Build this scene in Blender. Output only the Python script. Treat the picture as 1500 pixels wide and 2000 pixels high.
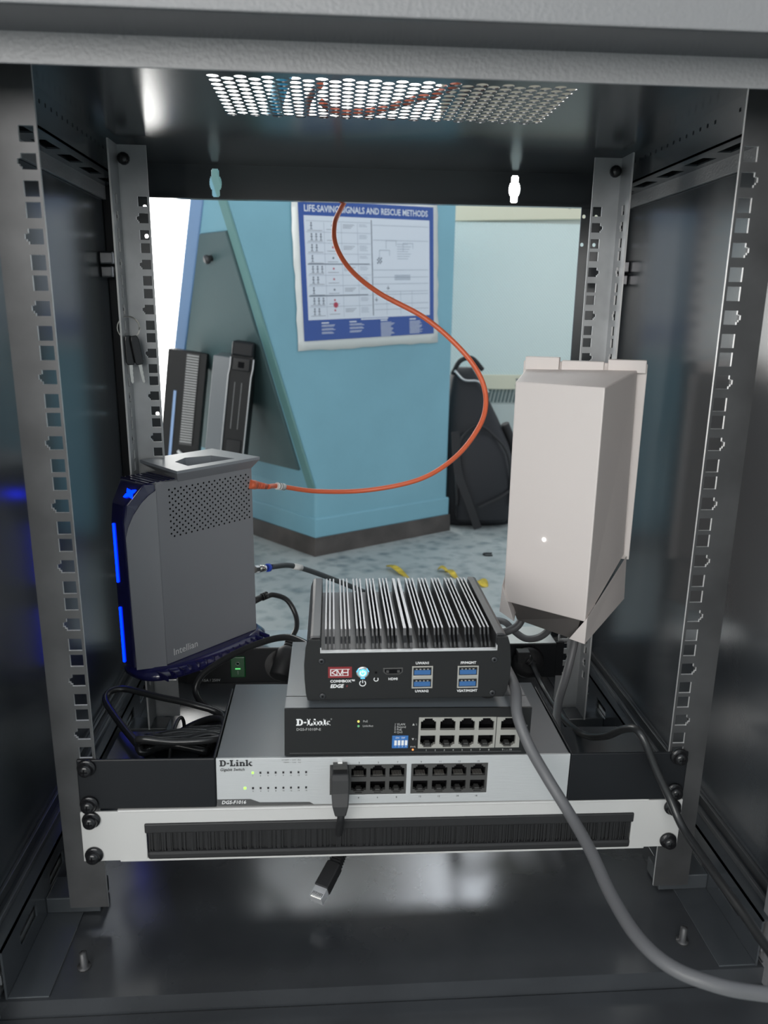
import bpy, math, random
from mathutils import Matrix, Vector

# ------------------------------------------------------------------ clear
for o in list(bpy.data.objects):
    bpy.data.objects.remove(o, do_unlink=True)
SC = bpy.context.scene
COL = SC.collection
random.seed(7)
MM = 0.001          # everything below is written in millimetres

# ------------------------------------------------------------------ camera
cam_d = bpy.data.cameras.new('camera')
cam = bpy.data.objects.new('camera', cam_d)
COL.objects.link(cam)
yaw, pit, rol = -0.069668, -0.254954, -0.013391
Rm = Matrix.Rotation(yaw, 3, 'Z') @ Matrix.Rotation(pit, 3, 'X') @ Matrix.Rotation(rol, 3, 'Y')
right, fwd, up = Rm.col[0], Rm.col[1], Rm.col[2]
m4 = Matrix.Identity(4)
for i in range(3):
    m4[i][0], m4[i][1], m4[i][2] = right[i], up[i], -fwd[i]
m4.translation = Vector((-44.30, -532.62, 422.88)) * MM
cam.matrix_world = m4
cam_d.sensor_fit = 'VERTICAL'
cam_d.sensor_height = 36.0
cam_d.lens = 1497.76 / 2000 * 36.0
cam_d.clip_start = 0.01
cam_d.dof.use_dof = True
cam_d.dof.focus_distance = 0.72
cam_d.dof.aperture_fstop = 9.0
SC.camera = cam

# ------------------------------------------------------------------ world, exposure
W = bpy.data.worlds.new('world')
SC.world = W
W.use_nodes = True
bg = W.node_tree.nodes['Background']
bg.inputs[0].default_value = (0.86, 0.93, 1.0, 1)
bg.inputs[1].default_value = 0.64
SC.view_settings.view_transform = 'Standard'
SC.view_settings.look = 'None'
SC.view_settings.gamma = 1.0
SC.view_settings.use_curve_mapping = False
SC.view_settings.exposure = 0.35
WINDOW_STRENGTH = 5.0
FRONT_FILL = 5.8  # strength of the fill window added behind the camera

def area(name, loc, rot, sx, sy, power, color=(1, 1, 1)):
    d = bpy.data.lights.new(name, 'AREA')
    d.shape = 'RECTANGLE'; d.size = sx * MM; d.size_y = sy * MM
    d.energy = power; d.color = color
    o = bpy.data.objects.new(name, d); COL.objects.link(o)
    o.location = Vector(loc) * MM; o.rotation_euler = rot
    return o

# ------------------------------------------------------------------ materials
def mat(name, col, rough=.5, metal=0., bump=0., bscale=400., var=0., vscale=30., spec=.5, emit=None, es=1., stretch=None, coat=0., detail=3., trans=0.):
    m = bpy.data.materials.new(name); m.use_nodes = True
    nt = m.node_tree; b = nt.nodes['Principled BSDF']
    b.inputs['Base Color'].default_value = (*col, 1)
    b.inputs['Roughness'].default_value = rough
    b.inputs['Metallic'].default_value = metal
    b.inputs['Specular IOR Level'].default_value = spec
    b.inputs['Coat Weight'].default_value = coat
    b.inputs['Transmission Weight'].default_value = trans
    if emit:
        b.inputs['Emission Color'].default_value = (*emit, 1)
        b.inputs['Emission Strength'].default_value = es
    tc = nt.nodes.new('ShaderNodeTexCoord'); src = tc.outputs['Object']
    if stretch:
        mp = nt.nodes.new('ShaderNodeMapping'); mp.inputs['Scale'].default_value = stretch
        nt.links.new(src, mp.inputs['Vector']); src = mp.outputs['Vector']
    if bump:
        n = nt.nodes.new('ShaderNodeTexNoise'); n.inputs['Scale'].default_value = bscale; n.inputs['Detail'].default_value = detail
        nt.links.new(src, n.inputs['Vector'])
        bp = nt.nodes.new('ShaderNodeBump'); bp.inputs['Strength'].default_value = bump; bp.inputs['Distance'].default_value = .001
        nt.links.new(n.outputs['Fac'], bp.inputs['Height']); nt.links.new(bp.outputs['Normal'], b.inputs['Normal'])
    if var:
        n = nt.nodes.new('ShaderNodeTexNoise'); n.inputs['Scale'].default_value = vscale; n.inputs['Detail'].default_value = 5
        nt.links.new(src, n.inputs['Vector'])
        r = nt.nodes.new('ShaderNodeValToRGB')
        r.color_ramp.elements[0].position = .3; r.color_ramp.elements[1].position = .7
        r.color_ramp.elements[0].color = (*[max(0, c * (1 - var)) for c in col], 1)
        r.color_ramp.elements[1].color = (*[min(1, c * (1 + var)) for c in col], 1)
        nt.links.new(n.outputs['Fac'], r.inputs['Fac']); nt.links.new(r.outputs['Color'], b.inputs['Base Color'])
    return m

M = {}
M['cab'] = mat('black_powder_coat', (.050, .056, .062), .20, bump=.02, bscale=700, spec=1.0)
M['cabfloor'] = mat('black_floor_paint', (.034, .037, .041), .22, bump=.02, bscale=700, var=.3, vscale=9, spec=1.0)
M['textured'] = mat('textured_grey_coat', (.21, .21, .215), .42, bump=.5, bscale=420, spec=.5)
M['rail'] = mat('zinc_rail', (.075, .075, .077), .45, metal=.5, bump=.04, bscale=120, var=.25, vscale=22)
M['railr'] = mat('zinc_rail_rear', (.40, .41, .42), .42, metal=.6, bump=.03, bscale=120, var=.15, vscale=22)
M['zincdark'] = mat('dark_nickel', (.22, .22, .23), .22, metal=.9)
M['ridge'] = mat('highlit_black_edge', (.10, .105, .11), .25, metal=.4, spec=.8)  # black paint lightened so the ridges carry their edge highlight
M['zinc'] = mat('bright_zinc', (.62, .63, .64), .3, metal=.9)
M['black'] = mat('matt_black_paint', (.008, .009, .011), .45, spec=.3)
M['blackgloss'] = mat('glossy_black_plastic', (.010, .010, .011), .22)
M['blackmat'] = mat('black_rubber', (.016, .016, .017), .55)
M['void'] = mat('dark_cavity', (.006, .006, .007), .8, spec=.1)
M['white'] = mat('white_enamel', (.52, .515, .505), .38, bump=.02, bscale=500)
M['offwhite'] = mat('warm_grey_plastic', (.76, .70, .675), .5, bump=.12, bscale=1600)
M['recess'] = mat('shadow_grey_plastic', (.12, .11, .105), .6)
M['silver'] = mat('brushed_silver', (.56, .57, .575), .42, metal=.35, bump=.18, bscale=60, stretch=(1, 1, 30))
M['switchtop'] = mat('grey_black_steel', (.125, .138, .15), .27, bump=.03, bscale=1500, spec=.9)
M['switchface'] = mat('black_switch_face', (.013, .0135, .014), .5, spec=.3)
M['porthousing'] = mat('dark_port_housing', (.055, .054, .052), .45)
M['portsteel'] = mat('nickel_port_shield', (.50, .48, .44), .36, metal=.6)
M['ink'] = mat('black_ink', (.02, .02, .022), .6)
M['inkgrey'] = mat('grey_ink', (.22, .22, .22), .6)
M['bandgrey'] = mat('dark_grey_band', (.07, .07, .07), .5)
M['print'] = mat('white_print', (.78, .78, .78), .6)
M['printdim'] = mat('grey_print', (.45, .45, .44), .6)
M['printfaint'] = mat('faint_print', (.11, .11, .11), .6)
M['red'] = mat('dark_red_badge', (.22, .018, .022), .45)
M['alu'] = mat('anodised_black_aluminium', (.040, .041, .044), .34, metal=.4, bump=.03, bscale=1200, spec=.6)
M['finsheen'] = mat('fin_top_sheen', (.42, .42, .43), .34, metal=.6)  # lighter fin tops; the window reflection is put into the colour
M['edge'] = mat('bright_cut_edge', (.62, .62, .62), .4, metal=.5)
M['usb'] = mat('usb_blue', (.035, .12, .30), .4)
M['dip'] = mat('dip_blue', (.035, .15, .42), .4)
M['modemgrey'] = mat('slate_grey_plastic', (.25, .255, .275), .5, bump=.08, bscale=2000)
M['modemlid'] = mat('light_slate_plastic', (.26, .28, .305), .42, bump=.05, bscale=2000)
M['navy'] = mat('glossy_navy_plastic', (.012, .012, .06), .12, coat=.5)
M['navybase'] = mat('translucent_navy_plastic', (.016, .016, .085), .16, coat=.4)
M['bluelight'] = mat('blue_light', (.0, .01, .2), .4, emit=(.0, .014, 1.0), es=5)
M['cyanlight'] = mat('cyan_light', (.1, .4, .6), .4, emit=(.06, .38, .85), es=1.1)
M['iconglow'] = mat('icon_glow', (.6, .9, 1), .4, emit=(.55, .9, 1.0), es=1.2)
M['whitelight'] = mat('white_light', (1, 1, 1), .4, emit=(1, 1, 1), es=4)
M['greenled'] = mat('green_led', (.2, .8, .1), .4, emit=(.35, 1, .08), es=1.3)
M['yellowled'] = mat('yellow_led', (.6, .5, .1), .4, emit=(.8, .68, .15), es=.6)
M['dimgreen'] = mat('dim_green_led', (.10, .3, .14), .4, emit=(.1, .35, .15), es=.4)
M['orangeled'] = mat('orange_led', (.8, .2, .05), .4, emit=(1, .25, .06), es=1.5)
M['switchgreen'] = mat('green_rocker', (.004, .020, .008), .3, emit=(.0, .05, .01), es=.25)
M['switchglow'] = mat('green_glow', (.1, .5, .1), .3, emit=(.15, .9, .25), es=.6)
M['redcable'] = mat('orange_red_jacket', (.74, .15, .065), .38)
M['bluecable'] = mat('bright_blue_jacket', (.2, .65, 1.0), .5)
M['cablegrey'] = mat('grey_jacket', (.115, .115, .120), .48, bump=.06, bscale=300)
M['cabledark'] = mat('dark_jacket', (.020, .021, .022), .30)
_b = M['bluecable'].node_tree.nodes['Principled BSDF']; _b.inputs['Transmission Weight'].default_value = 0; _b.inputs['Subsurface Weight'].default_value = 1; _b.inputs['Subsurface Radius'].default_value = (.3, .7, 1.0); _b.inputs['Subsurface Scale'].default_value = .03
M['coax'] = mat('coax_jacket', (.055, .065, .07), .35)
M['chrome'] = mat('nickel', (.72, .70, .66), .18, metal=1)
M['label'] = mat('white_label', (.78, .78, .76), .4)
M['plugblue'] = mat('blue_ring', (.02, .07, .55), .35)
M['clear'] = mat('clear_plug', (.75, .76, .78), .1, trans=.6)
M['teal'] = mat('teal_wall_paint', (.205, .43, .525), .42, bump=.25, bscale=90, var=.06, vscale=6)
M['tealside'] = mat('teal_side_shade', (.14, .29, .28), .45, bump=.2, bscale=90)  # darker copy of the console teal, shade of the left face painted in
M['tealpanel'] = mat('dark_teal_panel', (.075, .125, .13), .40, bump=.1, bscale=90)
M['skirting'] = mat('dark_rubber_skirting', (.075, .065, .060), .5, var=.3, vscale=18)
M['postblue'] = mat('pale_blue_post', (.30, .45, .72), .45)
M['cream'] = mat('cream_frame', (.72, .70, .55), .5)
M['pane'] = mat('daylight_window_glass', (1, 1, 1), .3, emit=(1.0, .98, .94), es=WINDOW_STRENGTH)
M['panefill'] = mat('fill_window_glow', (1, 1, 1), .3, emit=(1.0, .98, .95), es=FRONT_FILL)  # glow of the added front fill window
M['lamp'] = mat('lamp_diffuser', (1, 1, 1), .4, emit=(.86, .92, 1.0), es=12)
M['lampdim'] = mat('dim_lamp_diffuser', (1, 1, 1), .4, emit=(.9, .95, 1.0), es=4)
M['brownseal'] = mat('brown_seal', (.20, .13, .08), .6)
M['bulkhead'] = mat('backlit_bulkhead', (.20, .18, .14), .6)  # pale wall coloured dark to look backlit
M['wallpale'] = mat('pale_wall', (.55, .60, .58), .6)
M['bag'] = mat('black_nylon', (.014, .015, .019), .6, bump=.3, bscale=500)
M['bagstrap'] = mat('black_webbing', (.022, .022, .024), .65, bump=.4, bscale=900)
M['paper'] = mat('laminated_paper', (.68, .74, .82), .18, bump=.5, bscale=28, coat=.4, detail=2)
M['paperedge'] = mat('white_lamination', (.75, .78, .76), .2, bump=.4, bscale=40)
M['posterblue'] = mat('poster_blue', (.018, .075, .33), .2, bump=.3, bscale=28, coat=.3, detail=2)
M['posterink'] = mat('poster_ink', (.10, .13, .18), .4)
M['posterpale'] = mat('poster_line', (.30, .36, .44), .4)
M['posterred'] = mat('poster_red', (.45, .06, .10), .4)
M['leaf'] = mat('dry_yellow_leaf', (.62, .46, .05), .6, var=.4, vscale=80)
M['key'] = mat('key_nickel', (.62, .60, .56), .3, metal=.95)

def floor_mat():
    m = mat('blue_grey_deck', (.16, .20, .22), .5)
    nt = m.node_tree; b = nt.nodes['Principled BSDF']
    tc = nt.nodes.new('ShaderNodeTexCoord')
    n1 = nt.nodes.new('ShaderNodeTexNoise'); n1.inputs['Scale'].default_value = 26; n1.inputs['Detail'].default_value = 6
    n2 = nt.nodes.new('ShaderNodeTexVoronoi'); n2.inputs['Scale'].default_value = 38
    for n in (n1, n2): nt.links.new(tc.outputs['Object'], n.inputs['Vector'])
    r = nt.nodes.new('ShaderNodeValToRGB')
    e = r.color_ramp.elements
    e[0].position = .3; e[0].color = (.12, .17, .19, 1)
    e[1].position = .72; e[1].color = (.42, .46, .455, 1)
    x = nt.nodes.new('ShaderNodeMath'); x.operation = 'MULTIPLY_ADD'; x.inputs[1].default_value = .35
    nt.links.new(n2.outputs['Distance'], x.inputs[0]); nt.links.new(n1.outputs['Fac'], x.inputs[2])
    nt.links.new(x.outputs[0], r.inputs['Fac']); nt.links.new(r.outputs['Color'], b.inputs['Base Color'])
    bp = nt.nodes.new('ShaderNodeBump'); bp.inputs['Strength'].default_value = .5; bp.inputs['Distance'].default_value = .003
    nt.links.new(n2.outputs['Distance'], bp.inputs['Height']); nt.links.new(bp.outputs['Normal'], b.inputs['Normal'])
    return m
M['deck'] = floor_mat()

def diamond_mat():
    m = mat('frosted_diamond_sheet', (.76, .88, .86), .4)
    nt = m.node_tree; b = nt.nodes['Principled BSDF']
    tc = nt.nodes.new('ShaderNodeTexCoord')
    hs = []
    for ang in (.7, -.7):
        mp = nt.nodes.new('ShaderNodeMapping'); mp.inputs['Rotation'].default_value = (0, ang, 0)
        w = nt.nodes.new('ShaderNodeTexWave'); w.inputs['Scale'].default_value = 45
        nt.links.new(tc.outputs['Object'], mp.inputs['Vector']); nt.links.new(mp.outputs['Vector'], w.inputs['Vector'])
        hs.append(w)
    a = nt.nodes.new('ShaderNodeMath'); a.operation = 'ADD'
    nt.links.new(hs[0].outputs['Fac'], a.inputs[0]); nt.links.new(hs[1].outputs['Fac'], a.inputs[1])
    bp = nt.nodes.new('ShaderNodeBump'); bp.inputs['Strength'].default_value = .5; bp.inputs['Distance'].default_value = .004
    nt.links.new(a.outputs[0], bp.inputs['Height']); nt.links.new(bp.outputs['Normal'], b.inputs['Normal'])
    return m
M['diamond'] = diamond_mat()

# ------------------------------------------------------------------ mesh builder
class MB:
    def __init__(s): s.v = []; s.f = []; s.sm = []; s.wall = set()
    def add(s, vs, fs, smooth=False):
        o = len(s.v); s.v += [tuple(p) for p in vs]
        for f in fs: s.f.append([i + o for i in f]); s.sm.append(smooth)
        return s
    def box(s, x0, x1, y0, y1, z0, z1):
        return s.add([(x0,y0,z0),(x1,y0,z0),(x1,y1,z0),(x0,y1,z0),(x0,y0,z1),(x1,y0,z1),(x1,y1,z1),(x0,y1,z1)],
                     [(0,3,2,1),(4,5,6,7),(0,1,5,4),(1,2,6,5),(2,3,7,6),(3,0,4,7)])
    def loft(s, rings, cap=True, smooth=False):
        n = len(rings[0]); vs = [p for r in rings for p in r]; fs = []
        for k in range(len(rings) - 1):
            for i in range(n):
                j = (i + 1) % n
                fs.append((k*n+i, k*n+j, (k+1)*n+j, (k+1)*n+i))
        o = len(s.f); s.add(vs, fs, smooth)
        if cap:
            b = len(s.v) - len(vs)
            s.f.append([b + i for i in range(n)][::-1]); s.sm.append(False)
            s.f.append([b + (len(rings)-1)*n + i for i in range(n)]); s.sm.append(False)
        return s
    def prism(s, pts, a, b, ax='xzy'):
        """polygon pts in (u,v), extruded along w from a to b; ax names the axes of u,v,w"""
        def P(u, v, w):
            d = {ax[0]: u, ax[1]: v, ax[2]: w}; return (d['x'], d['y'], d['z'])
        return s.loft([[P(u, v, a) for u, v in pts], [P(u, v, b) for u, v in pts]])
    def cyl(s, c, d, r, h, n=20, r2=None, smooth=True):
        c = Vector(c); d = Vector(d).normalized(); t = d.orthogonal().normalized(); b = d.cross(t)
        r2 = r if r2 is None else r2
        ring = lambda cc, rr: [tuple(cc + (t*math.cos(2*math.pi*i/n) + b*math.sin(2*math.pi*i/n))*rr) for i in range(n)]
        return s.loft([ring(c, r), ring(c + d*h, r2)], smooth=smooth)
    def lathe(s, prof, c, d, n=20):
        c = Vector(c); d = Vector(d).normalized(); t = d.orthogonal().normalized(); b = d.cross(t)
        return s.loft([[tuple(c + d*h + (t*math.cos(2*math.pi*i/n) + b*math.sin(2*math.pi*i/n))*max(r, .01)) for i in range(n)] for r, h in prof], smooth=True)
    def tube(s, pts, r, n=12, sub=8):
        P = [Vector(p) for p in pts]
        if sub > 1: P = spline(P, sub)
        T = [(P[min(i+1, len(P)-1)] - P[max(i-1, 0)]).normalized() for i in range(len(P))]
        u = T[0].orthogonal().normalized(); rings = []
        for p, t in zip(P, T):
            u = (u - t * u.dot(t)).normalized(); b = t.cross(u)
            rings.append([tuple(p + (u*math.cos(2*math.pi*i/n) + b*math.sin(2*math.pi*i/n))*r) for i in range(n)])
        return s.loft(rings, smooth=True)
    def plate(s, u0, u1, v0, v1, w0, w1, holes, ax='xzy'):
        """flat plate with rectangular cut-outs (u0,u1,v0,v1) and real thickness"""
        us = sorted({round(x, 4) for x in [u0, u1] + [e for h in holes for e in h[:2] if u0 < e < u1]})
        vs_ = sorted({round(x, 4) for x in [v0, v1] + [e for h in holes for e in h[2:] if v0 < e < v1]})
        nu, nv = len(us) - 1, len(vs_) - 1
        solid = [[True]*nv for _ in range(nu)]
        for h in holes:
            for i in range(nu):
                cu = (us[i] + us[i+1]) / 2
                if not (h[0] < cu < h[1]): continue
                for j in range(nv):
                    if h[2] < (vs_[j] + vs_[j+1]) / 2 < h[3]: solid[i][j] = False
        def P(i, j, w):
            d = {ax[0]: us[i], ax[1]: vs_[j], ax[2]: w}; return (d['x'], d['y'], d['z'])
        idx = {}
        vv = []
        def I(i, j, k):
            if (i, j, k) not in idx:
                idx[(i, j, k)] = len(vv); vv.append(P(i, j, (w0, w1)[k]))
            return idx[(i, j, k)]
        ff = []; walls = []
        S = lambda i, j: 0 <= i < nu and 0 <= j < nv and solid[i][j]
        for i in range(nu):
            for j in range(nv):
                if not solid[i][j]: continue
                ff.append((I(i,j,0), I(i+1,j,0), I(i+1,j+1,0), I(i,j+1,0)))
                ff.append((I(i,j,1), I(i,j+1,1), I(i+1,j+1,1), I(i+1,j,1)))
                if not S(i-1,j): walls.append((I(i,j,0), I(i,j+1,0), I(i,j+1,1), I(i,j,1)))
                if not S(i+1,j): walls.append((I(i+1,j,0), I(i+1,j,1), I(i+1,j+1,1), I(i+1,j+1,0)))
                if not S(i,j-1): walls.append((I(i,j,0), I(i,j,1), I(i+1,j,1), I(i+1,j,0)))
                if not S(i,j+1): walls.append((I(i,j+1,0), I(i+1,j+1,0), I(i+1,j+1,1), I(i,j+1,1)))
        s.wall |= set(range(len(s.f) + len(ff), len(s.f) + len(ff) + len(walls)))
        return s.add(vv, ff + walls)
    def mesh(s, name, m, edge=None):
        me = bpy.data.meshes.new(name)
        me.from_pydata([(x*MM, y*MM, z*MM) for x, y, z in s.v], [], s.f)
        me.polygons.foreach_set('use_smooth', s.sm)
        me.materials.append(M[m] if isinstance(m, str) else m)
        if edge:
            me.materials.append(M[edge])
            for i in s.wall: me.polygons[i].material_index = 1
        import bmesh
        bm = bmesh.new(); bm.from_mesh(me); bmesh.ops.recalc_face_normals(bm, faces=bm.faces); bm.to_mesh(me); bm.free()
        me.update()
        return me
    def build(s, name, m, parent=None, bevel=0, seg=2, loc=None, edge=None):
        o = bpy.data.objects.new(name, s.mesh(name, m, edge)); COL.objects.link(o)
        o.parent = parent
        if loc: o.location = Vector(loc) * MM
        if bevel:
            b = o.modifiers.new('bevel', 'BEVEL'); b.width = bevel*MM; b.segments = seg; b.limit_method = 'ANGLE'; b.angle_limit = math.radians(40)
            b.harden_normals = False
        return o

def spline(P, sub):
    out = []
    Q = [P[0]*2 - P[1]] + P + [P[-1]*2 - P[-2]]
    for i in range(1, len(Q) - 2):
        a, b, c, d = Q[i-1:i+3]
        for k in range(sub):
            t = k / sub
            out.append(.5*((2*b) + (c - a)*t + (2*a - 5*b + 4*c - d)*t*t + (3*b - a - 3*c + d)*t**3))
    out.append(P[-1]); return out

def empty(name, loc=(0, 0, 0), rot=(0, 0, 0)):
    o = bpy.data.objects.new(name, None); COL.objects.link(o)
    o.empty_display_size = .02
    o.location = Vector(loc)*MM; o.rotation_euler = rot
    return o
def tag(o, label, cat, group=None, kind=None):
    o['label'] = label
    if cat: o['category'] = cat
    if group: o['group'] = group
    if kind: o['kind'] = kind
    return o
def struct(o, label=None):
    o['kind'] = 'structure'
    if label: o['label'] = label
    return o
def inst(src, name, parent, loc, rot=None):
    o = bpy.data.objects.new(name, src.data if hasattr(src, 'data') else src); COL.objects.link(o)
    o.parent = parent; o.location = Vector(loc)*MM
    if rot: o.rotation_euler = rot
    return o

def text(s, size, m, parent, loc, align='LEFT', rot=(math.pi/2, 0, 0), bold=0., shear=0., sx=1., name='lettering'):
    c = bpy.data.curves.new('txt', 'FONT')
    c.body = s; c.size = size*MM; c.align_x = align; c.align_y = 'CENTER'
    c.resolution_u = 2; c.offset = bold*MM; c.shear = shear; c.extrude = .00004
    t = bpy.data.objects.new('txt', c); COL.objects.link(t)
    bpy.context.view_layer.update()
    me = bpy.data.meshes.new_from_object(t.evaluated_get(bpy.context.evaluated_depsgraph_get()))
    bpy.data.objects.remove(t); bpy.data.curves.remove(c)
    me.materials.clear(); me.materials.append(M[m])
    o = bpy.data.objects.new(name, me); COL.objects.link(o)
    o.parent = parent; o.location = Vector(loc)*MM; o.rotation_euler = rot; o.scale = (sx, 1, 1)
    return o

def slab_word(parent, x0, z0, h, m, y):
    """D-Link in slab-serif capitals, one flat mesh, cap height h"""
    b = MB(); s = h / 10.
    def r(x, z, w, hh): b.box(x0 + x*s, x0 + (x+w)*s, y - .05, y + .05, z0 + z*s, z0 + (z+hh)*s)
    # D
    r(0, 0, 5, 1.6); r(0, 8.4, 5, 1.6); r(1, 1.6, 2.8, 6.8)
    b.prism([(x0+s*(4.9+4.4*math.sin(t)*1.0), z0+s*(5-5*math.cos(t))) for t in [math.pi*i/10 for i in range(11)]] +
            [(x0+s*(4.9+1.7*math.sin(t)), z0+s*(5-3.5*math.cos(t))) for t in [math.pi*i/10 for i in range(10, -1, -1)]], y-.05, y+.05)
    r(10.2, 3.6, 3.6, 1.9)                      # hyphen
    r(14.6, 0, 7.6, 1.6); r(15.6, 0, 2.8, 10); r(14.6, 8.4, 4.8, 1.6); r(20.6, 1.6, 1.6, 2.2)   # L
    r(23.2, 0, 4.2, 1.5); r(23.9, 0, 2.6, 6.8); r(23.2, 5.4, 3.0, 1.4); r(23.9, 8, 2.6, 2)      # i
    r(28.2, 0, 3.9, 1.5); r(28.8, 0, 2.5, 6.8); r(28.2, 5.4, 3, 1.4); r(31.2, 5.0, 3.2, 1.8); r(33.2, 0, 2.5, 5.6); r(32.7, 0, 3.6, 1.5)  # n
    r(37, 0, 3.9, 1.5); r(37.6, 0, 2.5, 10); r(37, 8.5, 3, 1.5)                                  # k
    b.prism([(x0+s*40, z0+s*2.6), (x0+s*43.4, z0+s*6.8), (x0+s*45.2, z0+s*6.8), (x0+s*41.4, z0+s*2.2)], y-.05, y+.05)
    b.prism([(x0+s*41, z0+s*3.6), (x0+s*43.4, z0), (x0+s*46.2, z0), (x0+s*42.6, z0+s*4.8)], y-.05, y+.05)
    r(42.6, 5.6, 3.4, 1.3); r(42.8, 0, 3.7, 1.4)
    return b.build('brand_lettering', m, parent)

# ================================================================== THE ROOM
floor = struct(MB().box(-2200, 2200, -2200, 2400, -130, -110).build('floor', 'deck'), 'mottled blue grey deck floor')
# back wall with window openings
wb = MB()
wb.plate(-2200, 2200, -110, 1830, 2320, 2400, [(-1700, 330, 800, 1500), (-1700, -380, -40, 801), (400, 1900, 690, 960)], 'xzy')
struct(MB().box(400, 1900, 2350, 2356, 690, 960).build('window_4', 'pane'), 'bright daylight window above the locker')
wall_back = struct(wb.build('wall_back', 'bulkhead'), 'pale bulkhead, coloured dark as backlit, with daylight windows')
w1 = struct(MB().box(-1700, 330, 2350, 2356, 800, 1500).build('window_1', 'pane'), 'bright daylight window above the console')
w2 = struct(MB().box(-1700, -380, 2350, 2356, -40, 800).build('window_2', 'pane'), 'bright daylight window beside the blue post')
wf = MB(); wf.plate(-2200, 2200, -110, 1830, -2400, -2320, [(-2050, 100, 420, 1450)], 'xzy')
struct(wf.build('wall_front', 'wallpale'), 'pale bulkhead behind the photographer')
struct(MB().box(-2050, 100, -2362, -2356, 420, 1450).build('window_fill', 'panefill'), 'unseen window added as front fill light behind the photographer')  # unseen glowing pane, added to brighten the front faces
# pale blue slanting post at the edge of the bright window
pb = MB()
def post_ring(x, y, z, w, d): return [(x - w, y, z), (x, y, z), (x, y + d, z), (x - w, y + d, z)]
pb.loft([post_ring(-535, 1721, -110, 24, 40), post_ring(-481, 1581, 52, 25, 40), post_ring(-293, 1087, 621, 27, 40), post_ring(-267, 1018, 700, 28, 40)])
struct(pb.build('trim_1', 'postblue', bevel=3), 'pale blue slanting window post')

# console block: front face leans out to the left above a low plinth
fx, fy = .849, .528           # along the front face
dx, dy = -.652, .758          # into the depth
ax0, ay0 = -81.4, 1121.5
def con(sv, t, z): return (ax0 + fx*sv + dx*t, ay0 + fy*sv + dy*t, z)
front = [(0, -110), (384, -110), (384, 640), (384, 700), (-213, 700), (-194, 640), (0, 38)]
back_t = {-110: 760, 38: 622, 640: 66, 700: 40}     # the left face is cut off along a slanting far edge
cb = MB()
cb.loft([[con(a, 0, z) for a, z in front], [con(a, back_t[z], z) for a, z in front]])
console = struct(cb.build('wall_console', 'teal', bevel=9, seg=3), 'blue console wall with an overhanging left edge')
# plinth below the ledge line, dark skirting
pl = MB()
pl.loft([[con(-3, -3, -70), con(387, -3, -70), con(387, 720, -70), con(-3, 720, -70)], [con(-3, -3, -24), con(387, -3, -24), con(387, 680, -24), con(-3, 680, -24)]])
struct(pl.build('trim_2', 'teal', bevel=3), 'blue plinth ledge along the foot of the console')
sk = MB()
sk.loft([[con(-8, -8, -110), con(388, -8, -110), con(388, 755, -110), con(-8, 755, -110)], [con(-6, -6, -68), con(388, -6, -68), con(388, 720, -68), con(-6, 720, -68)]])
struct(sk.build('baseboard_console', 'skirting'), 'dark rubber skirting round the console foot')
# sloping left face: inset dark door panel with a knob, edge in a shaded teal
def slope(t, h, off=0):
    # point on the leaning left face: t into the depth, h 0..1 up the slope, off = outwards
    ex, ez = -245*h, 38 + 762*h
    n = Vector((-762, 0, -245)).normalized()
    return con(ex + n.x*off, t, ez + n.z*off)
dp = MB()
dp.loft([[slope(30, .06, o), slope(560, .06, o), slope(118, .70, o), slope(24, .70, o)] for o in (-2, 6)])
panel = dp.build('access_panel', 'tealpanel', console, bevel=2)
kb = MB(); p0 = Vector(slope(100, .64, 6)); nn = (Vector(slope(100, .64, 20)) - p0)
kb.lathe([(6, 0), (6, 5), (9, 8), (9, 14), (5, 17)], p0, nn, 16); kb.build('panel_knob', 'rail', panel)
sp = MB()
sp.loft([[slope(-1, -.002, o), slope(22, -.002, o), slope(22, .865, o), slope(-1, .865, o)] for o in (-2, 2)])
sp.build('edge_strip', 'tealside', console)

struct(MB().box(-2200, 2200, 1500, 2400, 1830, 1860).build('ceiling', 'wallpale'), 'pale deckhead above the console')
for x0, x1, e_, lab in ((280, 640, 'lamp', 'bright ceiling light panel over the locker'), (-330, -70, 'lampdim', 'smaller dimmer ceiling light panel over the console')):
    cl_ = empty('ceiling_light', ((x0+x1)/2, 2120, 1830)); tag(cl_, lab, 'ceiling light', 'ceiling lights over the console')
    h = (x1-x0)/2
    MB().plate(-h-20, h+20, -200, 200, -30, 0, [(-h, h, -180, 180)], 'xyz').build('lamp_frame', 'wallpale', cl_)
    MB().box(-h, h, -180, 180, -26, -20).build('diffuser', e_, cl_)
# right-hand locker with a frosted diamond sheet
lk = empty('storage_locker', (300, 1900, -110))
tag(lk, 'white locker with cream frame and frosted diamond-pattern door sheet', 'locker')
MB().box(0, 900, 20, 400, 0, 848).build('carcass', 'wallpale', lk)
MB().box(10, 890, 6, 22, 345, 800).build('frosted_sheet', 'diamond', lk)
f = MB()
f.prism([(0, 800), (900, 830), (900, 868), (0, 845)], -2, 20); f.build('frame_rail', 'cream', lk, bevel=2)
f = MB(); f.prism([(0, 846), (900, 869), (900, 876), (0, 851)], 0, 22); f.build('frame_seal', 'brownseal', lk)
MB().box(0, 900, -2, 20, 300, 345).build('frame_rail', 'cream', lk, bevel=2)
g = MB()
for i in range(60): g.prism([(8+i*12, 258), (12+i*12, 258), (20+i*12, 298), (16+i*12, 298)], 4, 14)
g.build('vent_slots', 'tealpanel', lk)['kind'] = 'stuff'
MB().box(0, 900, 10, 20, 250, 302).build('vent_backing', 'wallpale', lk)
MB().box(0, 900, -2, 20, 0, 252).build('lower_panel', 'wallpale', lk, bevel=2)
for sx in (240, 246):
    pass
for z in (312, 331): MB().cyl((243, -2, z), (0, -1, 0), 4, 3).build('frame_screw', 'inkgrey', lk)
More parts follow.
